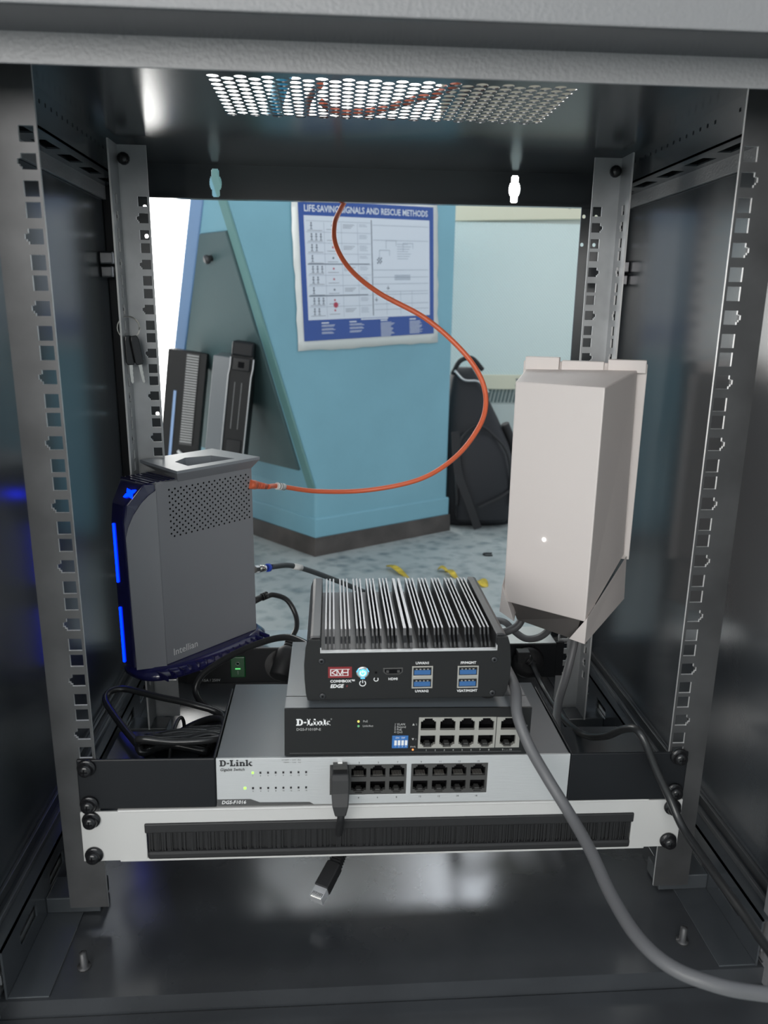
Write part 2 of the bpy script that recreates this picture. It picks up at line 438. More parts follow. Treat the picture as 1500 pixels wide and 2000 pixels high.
MB().cyl((375, -2, 846), (0, -1, 0), 4, 3).build('frame_screw', 'inkgrey', lk)

# poster on the console front
ang = math.atan2(fy, fx)
po = empty('safety_poster', con(142, -2.5, 499), (0, math.radians(-2.4), ang))
tag(po, 'laminated blue and white life-saving signals poster on the blue console wall', 'poster')
pw, ph = 187, 150      # half sizes
b = MB(); n = 14
for i in range(n):      # slightly wavy laminated sheet
    for j in range(n):
        pass
verts = []; faces = []
for i in range(n+1):
    for j in range(n+1):
        u, v = i/n*2-1, j/n*2-1
        edge = max(abs(u), abs(v))
        wob = -1.2*random.random()*(edge > .9)
        verts.append((u*pw + random.uniform(-2, 2)*(abs(u) > .99), wob, v*ph + random.uniform(-2, 2)*(abs(v) > .99)))
for i in range(n):
    for j in range(n):
        a = i*(n+1)+j; faces.append((a, a+n+1, a+n+2, a+1))
b.add(verts, faces, True); sheet = b.build('laminated_sheet', 'paperedge', po)
sm = sheet.modifiers.new('solid', 'SOLIDIFY'); sm.thickness = .0006
MB().box(-pw+14, pw-14, -2.0, -1.6, -ph+20, ph-6).build('blue_ground', 'posterblue', po)
MB().box(-pw+26, pw-26, -2.3, -1.9, -ph+62, ph-34).build('chart_area', 'paper', po)
text('LIFE-SAVING SIGNALS AND RESCUE METHODS', 17.5, 'paper', po, (-2, -2.4, ph-21), 'CENTER', bold=.35, sx=.87)
li = MB(); lr = MB(); lp = MB(); lw = MB()
y = -2.5
def R(mb, x0, x1, z0, z1): mb.box(x0, x1, y, y+.15, z0, z1)
X0, X1, Z0, Z1 = -pw+30, pw-30, -ph+66, ph-38
R(li, 2, 4, Z0, Z1)                                        # centre rule
rows = [Z1-6-k*21 for k in range(9)]
for z in rows: R(lp, X0, 0, z-.4, z+.4)
for x in (X0+42, X0+84, X0+124): R(lp, x-.3, x+.3, Z0, Z1-8)
for k, z in enumerate(rows):                               # small figures in the first column
    zz = z - 10
    for q in range(1 + (k*2) % 3):
        cx = X0 + 12 + q*11
        R(li, cx-.9, cx+.9, zz-5, zz+4); R(li, cx-3, cx+3, zz+.6, zz+1.8); R(li, cx-3.2, cx+3.2, zz-6, zz-5); lr2 = None
        li.cyl((cx, y, zz+6), (0, -1, 0), 1.8, .15, 10)
    R(li, X0+3, X0+38, zz-8.5, zz-7.7)
    R(li, X0+48, X0+74, zz-6, zz-5.2)
    if k % 2 == 0:
        for t in range(3): R(li, X0+88, X0+88+28-4*t, zz+4-3*t, zz+4.8-3*t)
    (lr if k % 3 else li).cyl((X0+62, y, zz+2), (0, -1, 0), 2.3, .15, 6)
    for t in range(2 + k % 3): R(lp, X0+128, X0+128+18+3*(t % 2), zz+5-3*t, zz+5.9-3*t)
R(li, X0, -4, rows[4]+.5, rows[4]+2); R(li, X0, -10, rows[7]+.5, rows[7]+2.2)
lr.cyl((X0+64, y, Z0+25), (0, -1, 0), 6, .15, 9)
for z in (Z1-10, Z1-40, Z0+95, Z0+80, Z0+66, Z0+50, Z0+44, Z0+24, Z0+12): R(lp, 6, X1, z-.5, z+.5)
for x in (40, 78, 110): R(lp, x-.3, x+.3, Z0, Z0+50)
for x, z in ((44, Z0+57), (12, Z0+33), (58, Z0+33), (58, Z0+27)): R(li, x-4, x+4, z-.7, z+.7); R(li, x-.7, x+.7, z-4, z+5)
for i in range(4):
    for j in range(4):
        if (i+j) % 2 == 0: R(li, 16+i*3.2, 19.2+i*3.2, Z0+108+j*3.2, Z0+111.2+j*3.2)
for t in range(4): R(lp, 62, 106, Z0+74+t*3, Z0+75.6+t*3)
for t in range(7): R(lp, 70, 70+30+4*(t % 3), Z0+118+t*5, Z0+119+t*5)
for cx, cz in ((36, Z0+135), (100, Z0+150), (54, Z0+155)):
    R(lp, cx-14, cx+14, cz, cz+1.2); R(lp, cx-14, cx-13, cz-16, cz); R(lp, cx+13, cx+14, cz-10, cz)
for cx, nl in ((-128, 9), (-58, 8), (24, 13), (104, 12)):
    R(lw, cx-2, cx+16, -ph+54, -ph+56.5)
    for t in range(nl):
        if nl < 10 and t % 3 == 2: continue
        R(lw, cx-2, cx+24+12*random.random(), -ph+50-t*2.4, -ph+51-t*2.4)
R(lw, -30, 42, -ph+58, -ph+61)
for mb, mm_, nm in ((li, 'posterink', 'printed_figures'), (lr, 'posterred', 'printed_red_signs'), (lp, 'posterpale', 'printed_rules'), (lw, 'paper', 'printed_footer')):
    mb.build(nm, mm_, po)['kind'] = 'stuff'

# backpack behind the console
bp_ = empty('backpack', (335, 1425, -110))
tag(bp_, 'black nylon backpack standing on the deck beside the console', 'backpack')
def ring_se(cx, cy, z, a, bb, e=3.0, n=28, skew=0):
    out = []
    for i in range(n):
        t = 2*math.pi*i/n; c, s_ = math.cos(t), math.sin(t)
        out.append((cx + a*math.copysign(abs(c)**(2/e), c), cy + bb*math.copysign(abs(s_)**(2/e), s_), z))
    return out
prof = [(0, 0, 96, 62), (8, 0, 104, 68), (60, 0, 106, 72), (140, -2, 102, 70), (210, -12, 88, 64), (270, -24, 72, 54), (330, -36, 52, 44), (375, -44, 36, 34), (400, -46, 22, 20)]
MB().loft([ring_se(cx, 0, z, a, c_) for z, cx, a, c_ in prof], smooth=True).build('main_body', 'bag', bp_)
MB().loft([ring_se(cx, cy, z, a, c_, 3.4) for z, cx, cy, a, c_ in [(14, 6, -62, 60, 24), (24, 6, -66, 72, 30), (120, 4, -66, 74, 30), (190, -6, -62, 66, 26), (232, -14, -54, 50, 18), (244, -16, -50, 34, 10)]], smooth=True).build('front_pocket', 'bag', bp_, bevel=2)
MB().tube([(-64, -92, 60), (-66, -88, 190), (-50, -76, 240), (-14, -68, 262), (24, -72, 238), (62, -88, 186), (74, -94, 60)], 3.2).build('zip_welt', 'bagstrap', bp_)
def ribbon(pts, wd, th):
    b = MB(); P = spline([Vector(p) for p in pts], 6); rings = []
    for i, p in enumerate(P):
        t = (P[min(i+1, len(P)-1)] - P[max(i-1, 0)]).normalized(); sdir = t.cross(Vector((0, 1, 0))).normalized(); nrm = sdir.cross(t)
        rings.append([tuple(p + sdir*wd/2 + nrm*th/2), tuple(p - sdir*wd/2 + nrm*th/2), tuple(p - sdir*wd/2 - nrm*th/2), tuple(p + sdir*wd/2 - nrm*th/2)])
    return b.loft(rings)
ribbon([(-76, -96, 250), (-66, -102, 150), (-40, -104, 80), (-10, -100, 4)], 20, 3).build('front_strap', 'bagstrap', bp_)
ribbon([(84, -90, 110), (40, -101, 84), (-10, -103, 60)], 7, 3).build('compression_strap', 'bagstrap', bp_)
MB().tube([(64, -20, 260), (90, -10, 200), (110, 0, 110), (106, 0, 30)], 11).build('shoulder_strap', 'bagstrap', bp_)
MB().tube([(-76, -20, 385), (-60, -34, 418), (-30, -30, 424), (0, -16, 396)], 6).build('grab_handle', 'bagstrap', bp_)
MB().tube([(-74, -40, 395), (-50, -46, 372), (-14, -44, 368), (14, -38, 340)], 3).build('zip_piping', 'zinc', bp_)

# two pieces of dark rack equipment leaning in the corner behind the modem
def lean_frame(name, loc, lean, label, group):
    e = empty(name, loc, (0, lean, 0)); tag(e, label, 'equipment', group); return e
d1 = lean_frame('rack_device', (-312, 1060, -109), math.radians(7.6), 'dark upright rack chassis with two bright silver edges behind the modem', None)
MB().box(-28, 6, 0, 120, 0, 444).build('side_sheet', 'switchtop', d1, bevel=1)
MB().box(6, 50, 4, 120, 0, 452).build('front_panel', 'switchface', d1, bevel=1)
for x in (4, 50):
    q = MB(); q.tube([(x, 0, 0), (x, 0, 410), (x+2, 0, 425), (x+2, 0, 446)], 1.5, 6, 1); q.build('silver_edge', 'edge', d1)
MB().box(10, 46, -1, 6, 420, 446).build('handle_block', 'blackgloss', d1, bevel=2)
MB().box(6, 50, 0, 60, 449, 478).build('end_cap', 'black', d1, bevel=4)
MB().box(22, 34, -2, 5, 426, 438).build('latch', 'void', d1)
for x in (18, 32): MB().box(x, x+1.2, 2.6, 5, 300, 396).build('groove', 'inkgrey', d1)
MB().box(12, 44, 2, 6, 236, 278).build('drive_cover', 'blackgloss', d1, bevel=3)
d2 = lean_frame('rack_device', (-453, 1226, -109), math.radians(7.8), 'dark perforated rack panel leaning next to the pale blue post', None)
MB().box(-14, 72, 6, 46, 0, 450).build('chassis', 'switchface', d2, bevel=1)
MB().box(28, 56, 2, 8, 240, 446).build('vent_strip', 'bandgrey', d2)
g = MB()
for k in range(34): g.box(29, 55, 1, 3, 246+k*5.9, 248.6+k*5.9)
g.build('vent_ribs', 'printdim', d2)['kind'] = 'stuff'
q = MB(); q.prism([(24, 222), (28, 228), (64, 198), (60, 192)], -2, 6); q.build('white_handle', 'label', d2, bevel=2)
MB().box(6, 12, 3, 7, 120, 360).build('peeled_label', 'postblue', d2)

# yellow dried leaves, black clip
def leaf(name, x, y, ln, wd, rz, label):
    b = MB(); n = 8; vs = []; fs = []
    for i in range(n+1):
        t = i/n; w = wd*math.sin(math.pi*min(1, t*.9+.06))**.8; zz = 2+5*math.sin(t*5)
        vs += [(ln*t, -w, zz+2.5), (ln*t, 0, zz), (ln*t, w, zz+3)]
    for i in range(n):
        a = i*3; fs += [(a, a+3, a+4, a+1), (a+1, a+4, a+5, a+2)]
    b.add(vs, fs, True); o = b.build(name, 'leaf', None, loc=(x, y, -109.5)); o.rotation_euler.z = rz
    s = o.modifiers.new('solid', 'SOLIDIFY'); s.thickness = .0012
    return tag(o, label, 'leaf', 'dried leaves on the deck')
leaf('dried_leaf', 72, 1030, 78, 8, -1.0, 'long thin dried yellow leaf on the deck, left of the others')
leaf('dried_leaf', 180, 1006, 26, 8, -.3, 'curled dried yellow leaf upper piece in the middle of the deck')
leaf('dried_leaf', 194, 990, 40, 8, -1.0, 'crumpled dried yellow leaf lower piece behind the finned computer')
leaf('dried_leaf', 250, 925, 26, 13, -.9, 'short broad dried yellow leaf on the deck nearest the white power supply')
t = MB(); t.tube([(18, 8, 0), (0, 8, 0), (-2, -6, 0), (16, -8, 0)], 2.0, 6, 3)
tag(t.build('cable_clip', 'blackmat', None, loc=(302, 1114, -108)), 'small black plastic clip lying on the deck', 'clip')

# ================================================================== THE CABINET
cab = empty('equipment_cabinet', (0, 0, -110))
tag(cab, 'black steel rack cabinet open at front and back, seen from inside', 'cabinet')
class CB(MB):   # cabinet parts are written in world millimetres, parent sits at z=-110
    def build(s, name, m, parent=None, bevel=0, seg=2, loc=None, edge=None):
        s.v = [(x, y, z+110) for x, y, z in s.v]
        return MB.build(s, name, m, parent or cab, bevel, seg, loc, edge)
CB().box(-302, 302, -72, 446, -80, -60).build('floor_panel', 'cabfloor')
CB().box(-302, 302, -140, -72, -110, -75).build('front_sill', 'cabfloor', bevel=1.5)
CB().box(-302, 302, 420, 446, -64, -12).build('rear_sill', 'cab', bevel=1)
for s in (-1, 1):
    a, b_ = (300, 302) if s > 0 else (-302, -300)
    CB().box(a, b_, -100, 444, -60, 584).build('side_panel', 'cab')
    # lower side beam: slotted inner face, ledge with ridge
    q = CB(); sl = []
    for k in range(7): sl.append((-40+k*62, -8+k*62, -44, -31))
    xs = (279, 280.5) if s > 0 else (-280.5, -279)
    q.plate(-70, 420, -60, -18, xs[0], xs[1], sl, 'yzx'); q.build('lower_beam_face', 'cab')
    q = CB(); q.box(min(s*279, s*300), max(s*279, s*300), -70, 420, -19.5, -18); q.build('lower_beam_ledge', 'cab')
    q = CB(); q.box(min(s*289, s*292), max(s*289, s*292), -70, 420, -18, -13); q.build('beam_ridge', 'ridge', bevel=.6)
    q = CB(); q.box(min(s*297, s*300), max(s*297, s*300), -70, 420, -18, -9); q.build('beam_ridge', 'ridge', bevel=.6)
    q = CB(); q.box(min(s*284, s*298), max(s*284, s*298), -70, 420, -58, -57); q.build('beam_base', 'cab')
    q = CB(); q.box(min(s*281.5, s*283), max(s*281.5, s*283), -70, 420, -47, -39); q.build('slot_strip', 'zinc')
    # small holes in the floor flange
    q = CB()
    for k in range(24):
        if k % 6 == 5: continue
        q.cyl((s*262, -50+k*19, -60), (0, 0, 1), 1.6, .25, 8)
    q.build('punched_holes', 'void')['kind'] = 'stuff'
    q = CB(); q.box(min(s*250, s*279), max(s*250, s*279), -70, 420, -60, -58.5); q.build('floor_flange', 'cab', bevel=.4)
    # upper side beam
    q = CB(); hs = [(20+k*13 + (26 if k > 5 else 0), 23+k*13 + (26 if k > 5 else 0), 573, 576) for k in range(22)]
    xs = (265, 266.5) if s > 0 else (-266.5, -265)
    q.plate(-60, 428, 555, 584, xs[0], xs[1], hs, 'yzx'); q.build('upper_beam_face', 'cab')
    q = CB(); sl = [(min(s*276, s*288), max(s*276, s*288), 40+k*62, 78+k*62) for k in range(6)]
    q.plate(min(s*265, s*297), max(s*265, s*297), -60, 428, 555, 556.5, sl, 'xyz'); q.build('upper_beam_underside', 'cab')
    q = CB(); q.box(min(s*296, s*299.5), max(s*296, s*299.5), -60, 428, 541, 556); q.build('beam_lip', 'textured', bevel=.5)
    # rear corner post and spring clip
    q = CB(); q.box(min(s*286, s*300), max(s*286, s*300), 407, 428, -18, 555); q.build('corner_post', 'black', bevel=1)
    hg = CB()
    hg.box(min(s*284, s*300), max(s*284, s*300), 374, 400, 470, 484); hg.box(min(s*286, s*300), max(s*286, s*300), 376, 400, 456, 469)
    hg = hg.build('panel_clip', 'zincdark', bevel=2)
    pn = CB(); pn.cyl((s*285, 388, 455), (0, 0, 1), 2.5, 30, 12); pn.build('clip_pin', 'zincdark', hg)
# roof with perforated vent
VX0, VX1, VY0, VY1 = -133, 139, 76, 197
CB().plate(-302, 302, -60, 446, 584, 586, [(VX0, VX1, VY0, VY1)], 'xyz').build('roof_panel', 'cab')
vg = CB(); ncol = 28; pw_ = (VX1-VX0)/ncol; pitch = 11.0; rr = 4.7
for c in range(ncol):
    x0 = VX0 + c*pw_; x1 = x0 + pw_; cx = (x0+x1)/2
    off = 0 if c % 2 == 0 else pitch/2
    nr = 11 if c % 2 == 0 else 10
    ys = VY0 + off
    if off: vg.box(x0, x1, VY0, ys, 584, 585)
    ye = ys + nr*pitch
    if ye < VY1 - .01: vg.box(x0, x1, ye, VY1, 584, 585)
    for k in range(nr):
        y0, y1 = ys + k*pitch, ys + (k+1)*pitch; cy = (y0+y1)/2
        outer = [(x1, cy), (x1, y1), (cx, y1), (x0, y1), (x0, cy), (x0, y0), (cx, y0), (x1, y0)]
        out16 = []
        for i in range(8):
            a_, b2 = outer[i], outer[(i+1) % 8]
            out16 += [a_, ((a_[0]+b2[0])/2, (a_[1]+b2[1])/2)]
        inn = [(cx+rr*math.cos(math.atan2(p[1]-cy, p[0]-cx)), cy+rr*math.sin(math.atan2(p[1]-cy, p[0]-cx))) for p in out16]
        vs = [(p[0], p[1], 584) for p in out16] + [(p[0], p[1], 584) for p in inn] + [(p[0], p[1], 584.9) for p in inn]
        fs = []
        for i in range(16):
            j = (i+1) % 16
            fs += [(i, j, 16+j, 16+i), (16+i, 16+j, 32+j, 32+i)]
        vg.add(vs, fs)
vg.build('vent_grille', 'cab')
# rear upper panel with keyholes; rear side strips with punched holes
def keyhole(x, z): return [(x-4.5, x+4.5, z-14, z+14), (x-6.6, x+6.6, z-5, z+5), (x-5.8, x+5.8, z-7, z+7), (x-3.4, x+3.4, z-15.5, z+15.5), (x-7, x+7, z-2.5, z+2.5)]
CB().plate(-302, 302, 547, 584, 430, 432, keyhole(-177, 564.5) + keyhole(172.7, 565.5), 'xzy').build('rear_upper_panel', 'cab')
CB().box(-302, 302, 420, 431, 546, 548).build('rear_panel_fold', 'cab')
for s in (-1, 1):
    hs = []
    for z in (537, 505, 330, 298, 120, 88):
        for x in (259, 274):
            hs += [(s*x-2.2, s*x+2.2, z-1.2, z+1.2), (s*x-1.2, s*x+1.2, z-2.2, z+2.2), (s*x-1.8, s*x+1.8, z-1.8, z+1.8)]
    q = CB(); q.plate(min(s*255.5, s*302), max(s*255.5, s*302), -12, 547, 430, 432, hs, 'xzy'); q.build('rear_side_strip', 'cab')
# front top beam: inner drop, underside, outer lip
CB().box(-302, 302, -61.5, -60, 549.5, 600).build('front_beam_drop', 'textured', bevel=.6)
CB().box(-302, 302, -100, -60, 565, 567).build('front_beam_underside', 'cab')
CB().box(-302, 302, -102, -100, 565, 640).build('front_beam_lip', 'textured', bevel=.8)
for s in (-1, 1):
    q = CB(); q.box(min(s*302, s*285), max(s*302, s*285), -102, -60, -75, 565); q.build('front_post', 'textured', bevel=1)
# mounting rails
HZ = []
for k in range(12):
    c = 22.225 + 44.45*k; HZ += [(c-15.875, 0), (c, 1), (c+15.875, 0)]
def rail(s, y, leg, m):
    h = []
    for z, key in HZ:
        h.append((s*232.55-4.75, s*232.55+4.75, z-4.75, z+4.75))
        if key:
            xk = s*(232.55+4.75)
            h += [(min(xk, xk+s*1.2), max(xk, xk+s*1.2), z-3, z+2), (min(xk, xk+s*2.4), max(xk, xk+s*2.4), z-1.6, z+1.6)]
    r = CB()
    r.plate(min(s*226, s*256), max(s*226, s*256), -45, 579, y, y+1.8, h, 'xzy')
    l0, l1 = (y-30, y) if leg < 0 else (y+1.8, y+32)
    lh = []
    ym = (l0+l1)/2
    for z, key in HZ:
        lh.append((ym-4, ym+4, z-4.75, z+4.75))
        if key: lh.append((ym+4, ym+6, z-1.6, z+1.6))
    xa, xb = (254.2, 256) if s > 0 else (-256, -254.2)
    r.plate(l0, l1, -45, 579, xa, xb, lh, 'yzx')
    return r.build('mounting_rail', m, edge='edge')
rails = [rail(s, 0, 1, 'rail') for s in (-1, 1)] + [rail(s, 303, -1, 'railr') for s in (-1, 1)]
# thin bright inner edges of the front rails, rail feet and bolts
for s in (-1, 1):
    for y in (6, 270):
        q = CB(); q.box(min(s*236, s*279), max(s*236, s*279), y+4, y+30, -58.5, -44); q.build('rail_foot', 'cab', bevel=1)
    q = CB(); q.lathe([(5, -60), (5, -58.5), (2.8, -58.5), (2.8, -47), (.4, -46)], (s*233, -44, 0), (0, 0, 1), 12); q.build('floor_bolt', 'rail')
    q = CB(); q.lathe([(6, 0), (6, -3), (4, -6), (1, -6.5)], (s*248, 303, 566), (0, 1, 0), 12); q.build('rail_bolt', 'blackgloss')

# ================================================================== screws (shared mesh)
sb = MB(); sb.lathe([(7.0, 0), (7.0, -1.6), (6.2, -2.2), (5.6, -2.2), (5.4, -5.0), (4.6, -6.6), (2.8, -7.4), (.2, -7.6)], (0, 0, 0), (0, 1, 0), 24)
SCREW = sb.mesh('mount_screw', 'blackgloss')
cb_ = MB(); cb_.box(-2.6, 2.6, -7.8, -6.9, -.5, .5); cb_.box(-.5, .5, -7.8, -6.9, -2.6, 2.6)
CROSS = cb_.mesh('cross_recess', 'void')
def screw(parent, x, y, z):
    o = inst(SCREW, 'mount_screw', parent, (x, y, z)); inst(CROSS, 'cross_recess', o, (0, 0, 0)); return o

# ================================================================== white brush panel
br = empty('brush_panel', (-241, 0, 0), (0, math.radians(.55), 0))
tag(br, 'white one-unit rack panel with a black brush slot below the switches', 'panel')
q = MB(); q.plate(0, 482, 0, 44.4, -2, 0, [(49.5, 441, 1.5, 33)], 'xzy'); q.build('face_plate', 'white', br, bevel=.5)
MB().box(28, 454, -2, 16, 42.6, 45.4).build('top_fold', 'white', br, bevel=1.2)
MB().box(28, 454, -2, 16, -1.4, .6).build('bottom_fold', 'white', br, bevel=.6)
MB().box(48.5, 442, -3.4, 3, 25, 33.4).build('brush_holder', 'blackmat', br, bevel=1)
MB().box(50, 441, -3.8, 3, 1, 8).build('brush_roll', 'blackmat', br, bevel=2, seg=3)
g = MB()
for k in range(380):
    x = 51 + k*1.025; y0 = random.uniform(-2.4, .2)
    g.prism([(x, y0), (x+.75, y0), (x+.4, y0+.7)], 4, 26, 'xyz')
g.box(50, 441, 1.2, 2.2, 2, 30)
o = g.build('bristles', 'blackmat', br); o['kind'] = 'stuff'
for x in (8.45, 473.55):
    for z in (6.35, 38.1): screw(br, x, -2, z)

# ================================================================== silver 16 port switch
s16 = empty('network_switch', (-135.2, 0, 46.3), (0, math.radians(.8), 0))
tag(s16, 'wide silver-faced sixteen port switch with black rack ears', 'switch')
q = MB(); q.plate(.5, 278.5, .2, 41, .5, 13, [(88, 148.2, 8, 35), (151.9, 213, 8, 35)], 'xzy'); q.box(.5, 278.5, 13, 122, .2, 41); q.build('housing', 'switchtop', s16)
hsA = [(88, 148.2, 8, 35)]; hsB = [(151.9, 213, 8, 35)]
MB().plate(0, 279, 0, 41.7, -1.6, .5, hsA + hsB, 'xzy').build('face_plate', 'silver', s16, bevel=.3)
def port_block(parent, x0, x1, z0, z1, cols, m, y0, ow, oh, gap, pins=True, name='port_block', nx=5.6, flip=False):
    """shielded block of two rows of sockets; every socket is a part of its own"""
    pit_ = (x1-x0)/cols; hl = []; cs = []
    zc = (z0+z1)/2
    for c in range(cols):
        cx = x0 + (c+.5)*pit_
        for up_ in (1, -1):
            za, zb = (zc+gap, zc+gap+oh) if up_ > 0 else (zc-gap-oh, zc-gap)
            hl.append((cx-ow/2, cx+ow/2, za, zb))
            n0, n1 = (zb, zb+2.6) if up_ > 0 else (za-2.6, za)
            hl.append((cx-nx/2, cx+nx/2, n0, n1))
            n0b, n1b = (zb, zb+1.1) if up_ > 0 else (za-1.1, za)
            hl.append((cx-nx/2-1.3, cx+nx/2+1.3, n0b, n1b))
            cs.append((cx, za, zb, up_))
    p = MB(); p.plate(x0, x1, z0, z1, y0, y0+3, hl, 'xzy'); blk = p.build(name, m, parent)
    for cx, za, zb, up_ in cs:
        k = MB(); k.add([(cx-ow/2, y0+3, za-2.7), (cx+ow/2, y0+3, za-2.7), (cx+ow/2, y0+3, zb+2.7), (cx-ow/2, y0+3, zb+2.7),
                         (cx-ow/2, y0+12, za-2.7), (cx+ow/2, y0+12, za-2.7), (cx+ow/2, y0+12, zb+2.7), (cx-ow/2, y0+12, zb+2.7)],
                        [(4, 5, 6, 7), (0, 1, 5, 4), (1, 2, 6, 5), (2, 3, 7, 6), (3, 0, 4, 7)])
        po_ = k.build('port', 'void', blk)
        c_ = MB()
        if pins and up_ > 0:
            for i in range(8): c_.box(cx-3.7+i*1.0, cx-3.3+i*1.0, y0+1.5, y0+8, za+.3, za+.75)
            c_.build('contacts', 'portsteel', blk)['kind'] = 'stuff'
        if up_ < 0:
            c_.box(cx-2.8, cx+2.8, y0+.6, y0+6, za-2.2, za-1.4); c_.box(cx-1.8, cx+1.8, y0+.9, y0+6, za-.9, za+.1); c_.build('latch_lip', 'porthousing', blk)
    return blk
blkA = port_block(s16, 88, 148.2, 8, 35, 4, 'porthousing', -1.0, 11.9, 7.6, 2.0)
blkB = port_block(s16, 151.9, 213, 8, 35, 4, 'porthousing', -1.0, 11.9, 7.6, 2.0)
Y_ = -1.75
slab_word(s16, 2.7, 35.2, 5.4, 'ink', Y_)
text('Gigabit Switch', 3.5, 'ink', s16, (2.9, Y_, 32.2), bold=.05, shear=.2, sx=.93)
for i in range(8):
    x = 28 + i*5.9
    for row, z in ((0, 29.2), (1, 15.6)):
        lit = row == 0 and i == 0
        MB().box(x-.75, x+.75, Y_-.2, Y_+.2, z-.85, z+.85).build('status_led', 'greenled' if lit else 'ink', s16)
        text(str(2*i+1+row), 1.7, 'ink', s16, (x, Y_, z-2.7), 'CENTER')
MB().box(20.9, 22.7, Y_-.2, Y_+.2, 14.8, 16.6).build('status_led', 'greenled', s16)
text('10/100M  -  Link   Act', 1.7, 'inkgrey', s16, (50, Y_, 40), sx=1.0); text('1000M  -  Link   Act', 1.7, 'inkgrey', s16, (51.5, Y_, 37.9))
q = MB(); q.prism([(.2, .3), (75.4, .3), (72, 2.4), (33.2, 2.8), (26, 5.9), (.2, 6.0)], Y_-.05, Y_+.1); q.build('model_band', 'bandgrey', s16)
text('DGS-F1016', 4.2, 'print', s16, (3.4, Y_-.12, 3.2), bold=.06, shear=.2, sx=.95)
for k, (xx, zz, lst) in enumerate(((95.5, 36.7, '1 3 5 7'.split()), (159.5, 36.7, '9 11 13 15'.split()), (95.5, 5.4, ' 4 6 8'.split(' ')), (159.5, 5.6, '10 12 14 16'.split()))):
    for i, t_ in enumerate(lst):
        if t_: text(t_, 2.2, 'ink', s16, (xx+i*15.1, Y_, zz), 'CENTER')
# rack ears: front plate, return along the housing
for s, xa, xb in ((-1, -105, -.4), (1, 279.4, 376)):
    q = MB(); q.box(xa, xb, -2.2, -.2, -.6, 42.6); ear = q.build('rack_ear', 'black', s16, bevel=1.5)
    xr = xb if s < 0 else xa
    q = MB(); q.box(min(xr, xr+s*2), max(xr, xr+s*2), -1, 112, .5, 42.6); q.build('ear_return', 'black', ear, bevel=.8)
    q = MB(); q.box(min(xa, xb)+1, max(xa, xb)-1, 0, 110, -.6, .6); q.build('ear_shelf', 'cab', ear, bevel=.4)
    for z in (36.2, 4.5): screw(s16, -97.35 if s < 0 else 367.75, -2.2, z + (.0 if s < 0 else 3.0))

# ================================================================== ten port PoE switch
p10 = empty('network_switch', (-82, 0, 89.2), (0, math.radians(1.0), 0))
tag(p10, 'black ten port switch lying on top of the silver switch', 'switch')
q = MB(); q.plate(.3, 191.7, .1, 39.8, .5, 13, [(103.6, 164.4, 5.4, 32.3), (165, 184, 5.5, 32.1)], 'xzy'); q.box(.3, 191.7, 13, 122, .1, 39.8); q.build('housing', 'switchtop', p10)
MB().plate(0, 192, 0, 40, -1.4, .5, [(103.6, 164.4, 5.4, 32.3), (165, 184, 5.5, 32.1)], 'xzy').build('face_plate', 'switchface', p10, bevel=.4)
MB().box(.3, 191.7, 18.6, 19.1, 39.7, 40.0).build('lid_seam', 'ink', p10)
port_block(p10, 103.6, 164.4, 5.4, 32.3, 4, 'portsteel', -1.6, 12.0, 7.6, 2.3, pins=False, nx=6.4)
port_block(p10, 165, 184, 5.5, 32.1, 1, 'portsteel', -1.6, 12.2, 7.6, 2.3, pins=False, nx=6.4)
slab_word(p10, 9, 26.0, 5.6, 'print', -1.6)
text('®', 1.6, 'printdim', p10, (35.2, -1.6, 31.3)); text('DGS-F1010P-E', 3.1, 'printdim', p10, (9.1, -1.6, 22.6))
MB().cyl((56.7, -1.4, 29.2), (0, -1, 0), .9, .4, 12).build('status_led', 'yellowled', p10)
MB().cyl((56.8, -1.4, 25.2), (0, -1, 0), .9, .4, 12).build('status_led', 'dimgreen', p10)
text('PoE', 2.4, 'printdim', p10, (60.2, -1.6, 29.2)); text('Link/Act', 2.4, 'printdim', p10, (60, -1.6, 25.2))
for i, t_ in enumerate(('1 VLAN', '2 Extend', '3 PoE', '4 QoS')): text(t_, 2.5, 'printdim', p10, (84.6, -1.6, 26.4-2.25*i))
dip = MB().box(83.2, 95.8, -2.2, -1.2, 6.0, 16.8).build('dip_switch', 'dip', p10, bevel=.3)
for i in range(4):
    MB().box(85.0+i*2.75, 86.9+i*2.75, -2.6, -2.1, 8.8, 13.0).build('dip_lever', 'label', dip)
    text(str(i+1), 1.6, 'print', dip, (85.9+i*2.75, -2.3, 7.5), 'CENTER')
text('ON   DIP', 1.9, 'print', dip, (89.5, -2.3, 15.1), 'CENTER')
text('2', 2.0, 'printdim', p10, (101.3, -1.6, 26.2)); text('1', 2.0, 'printdim', p10, (101.3, -1.6, 13.3)); text('10', 2.2, 'printdim', p10, (187.2, -1.6, 24.4))
q = MB(); q.prism([(98.6, 25.4), (100.4, 25.4), (99.5, 27.2)], -1.6, -1.3); q.prism([(98.6, 14.2), (100.4, 14.2), (99.5, 12.4)], -1.6, -1.3); q.prism([(185.2, 23.6), (186.9, 23.6), (186.05, 25.3)], -1.6, -1.3)
q.build('row_arrows', 'printdim', p10)
text('PWR', 2.0, 'printdim', p10, (99.8, -1.6, 6.7), 'CENTER')
MB().cyl((99.8, -1.4, 4.3), (0, -1, 0), .7, .4, 12).build('power_led', 'orangeled', p10)
for i in range(8): text(str(i+1), 2.2, 'printdim', p10, (110.4+i*7.1, -1.6, 3.6), 'CENTER')
text('9 - - - 10', 2.2, 'printdim', p10, (174.5, -1.6, 3.5), 'CENTER')
MB().box(4, 186, -1.55, -1.3, 1.9, 2.15).build('printed_rule', 'printfaint', p10)

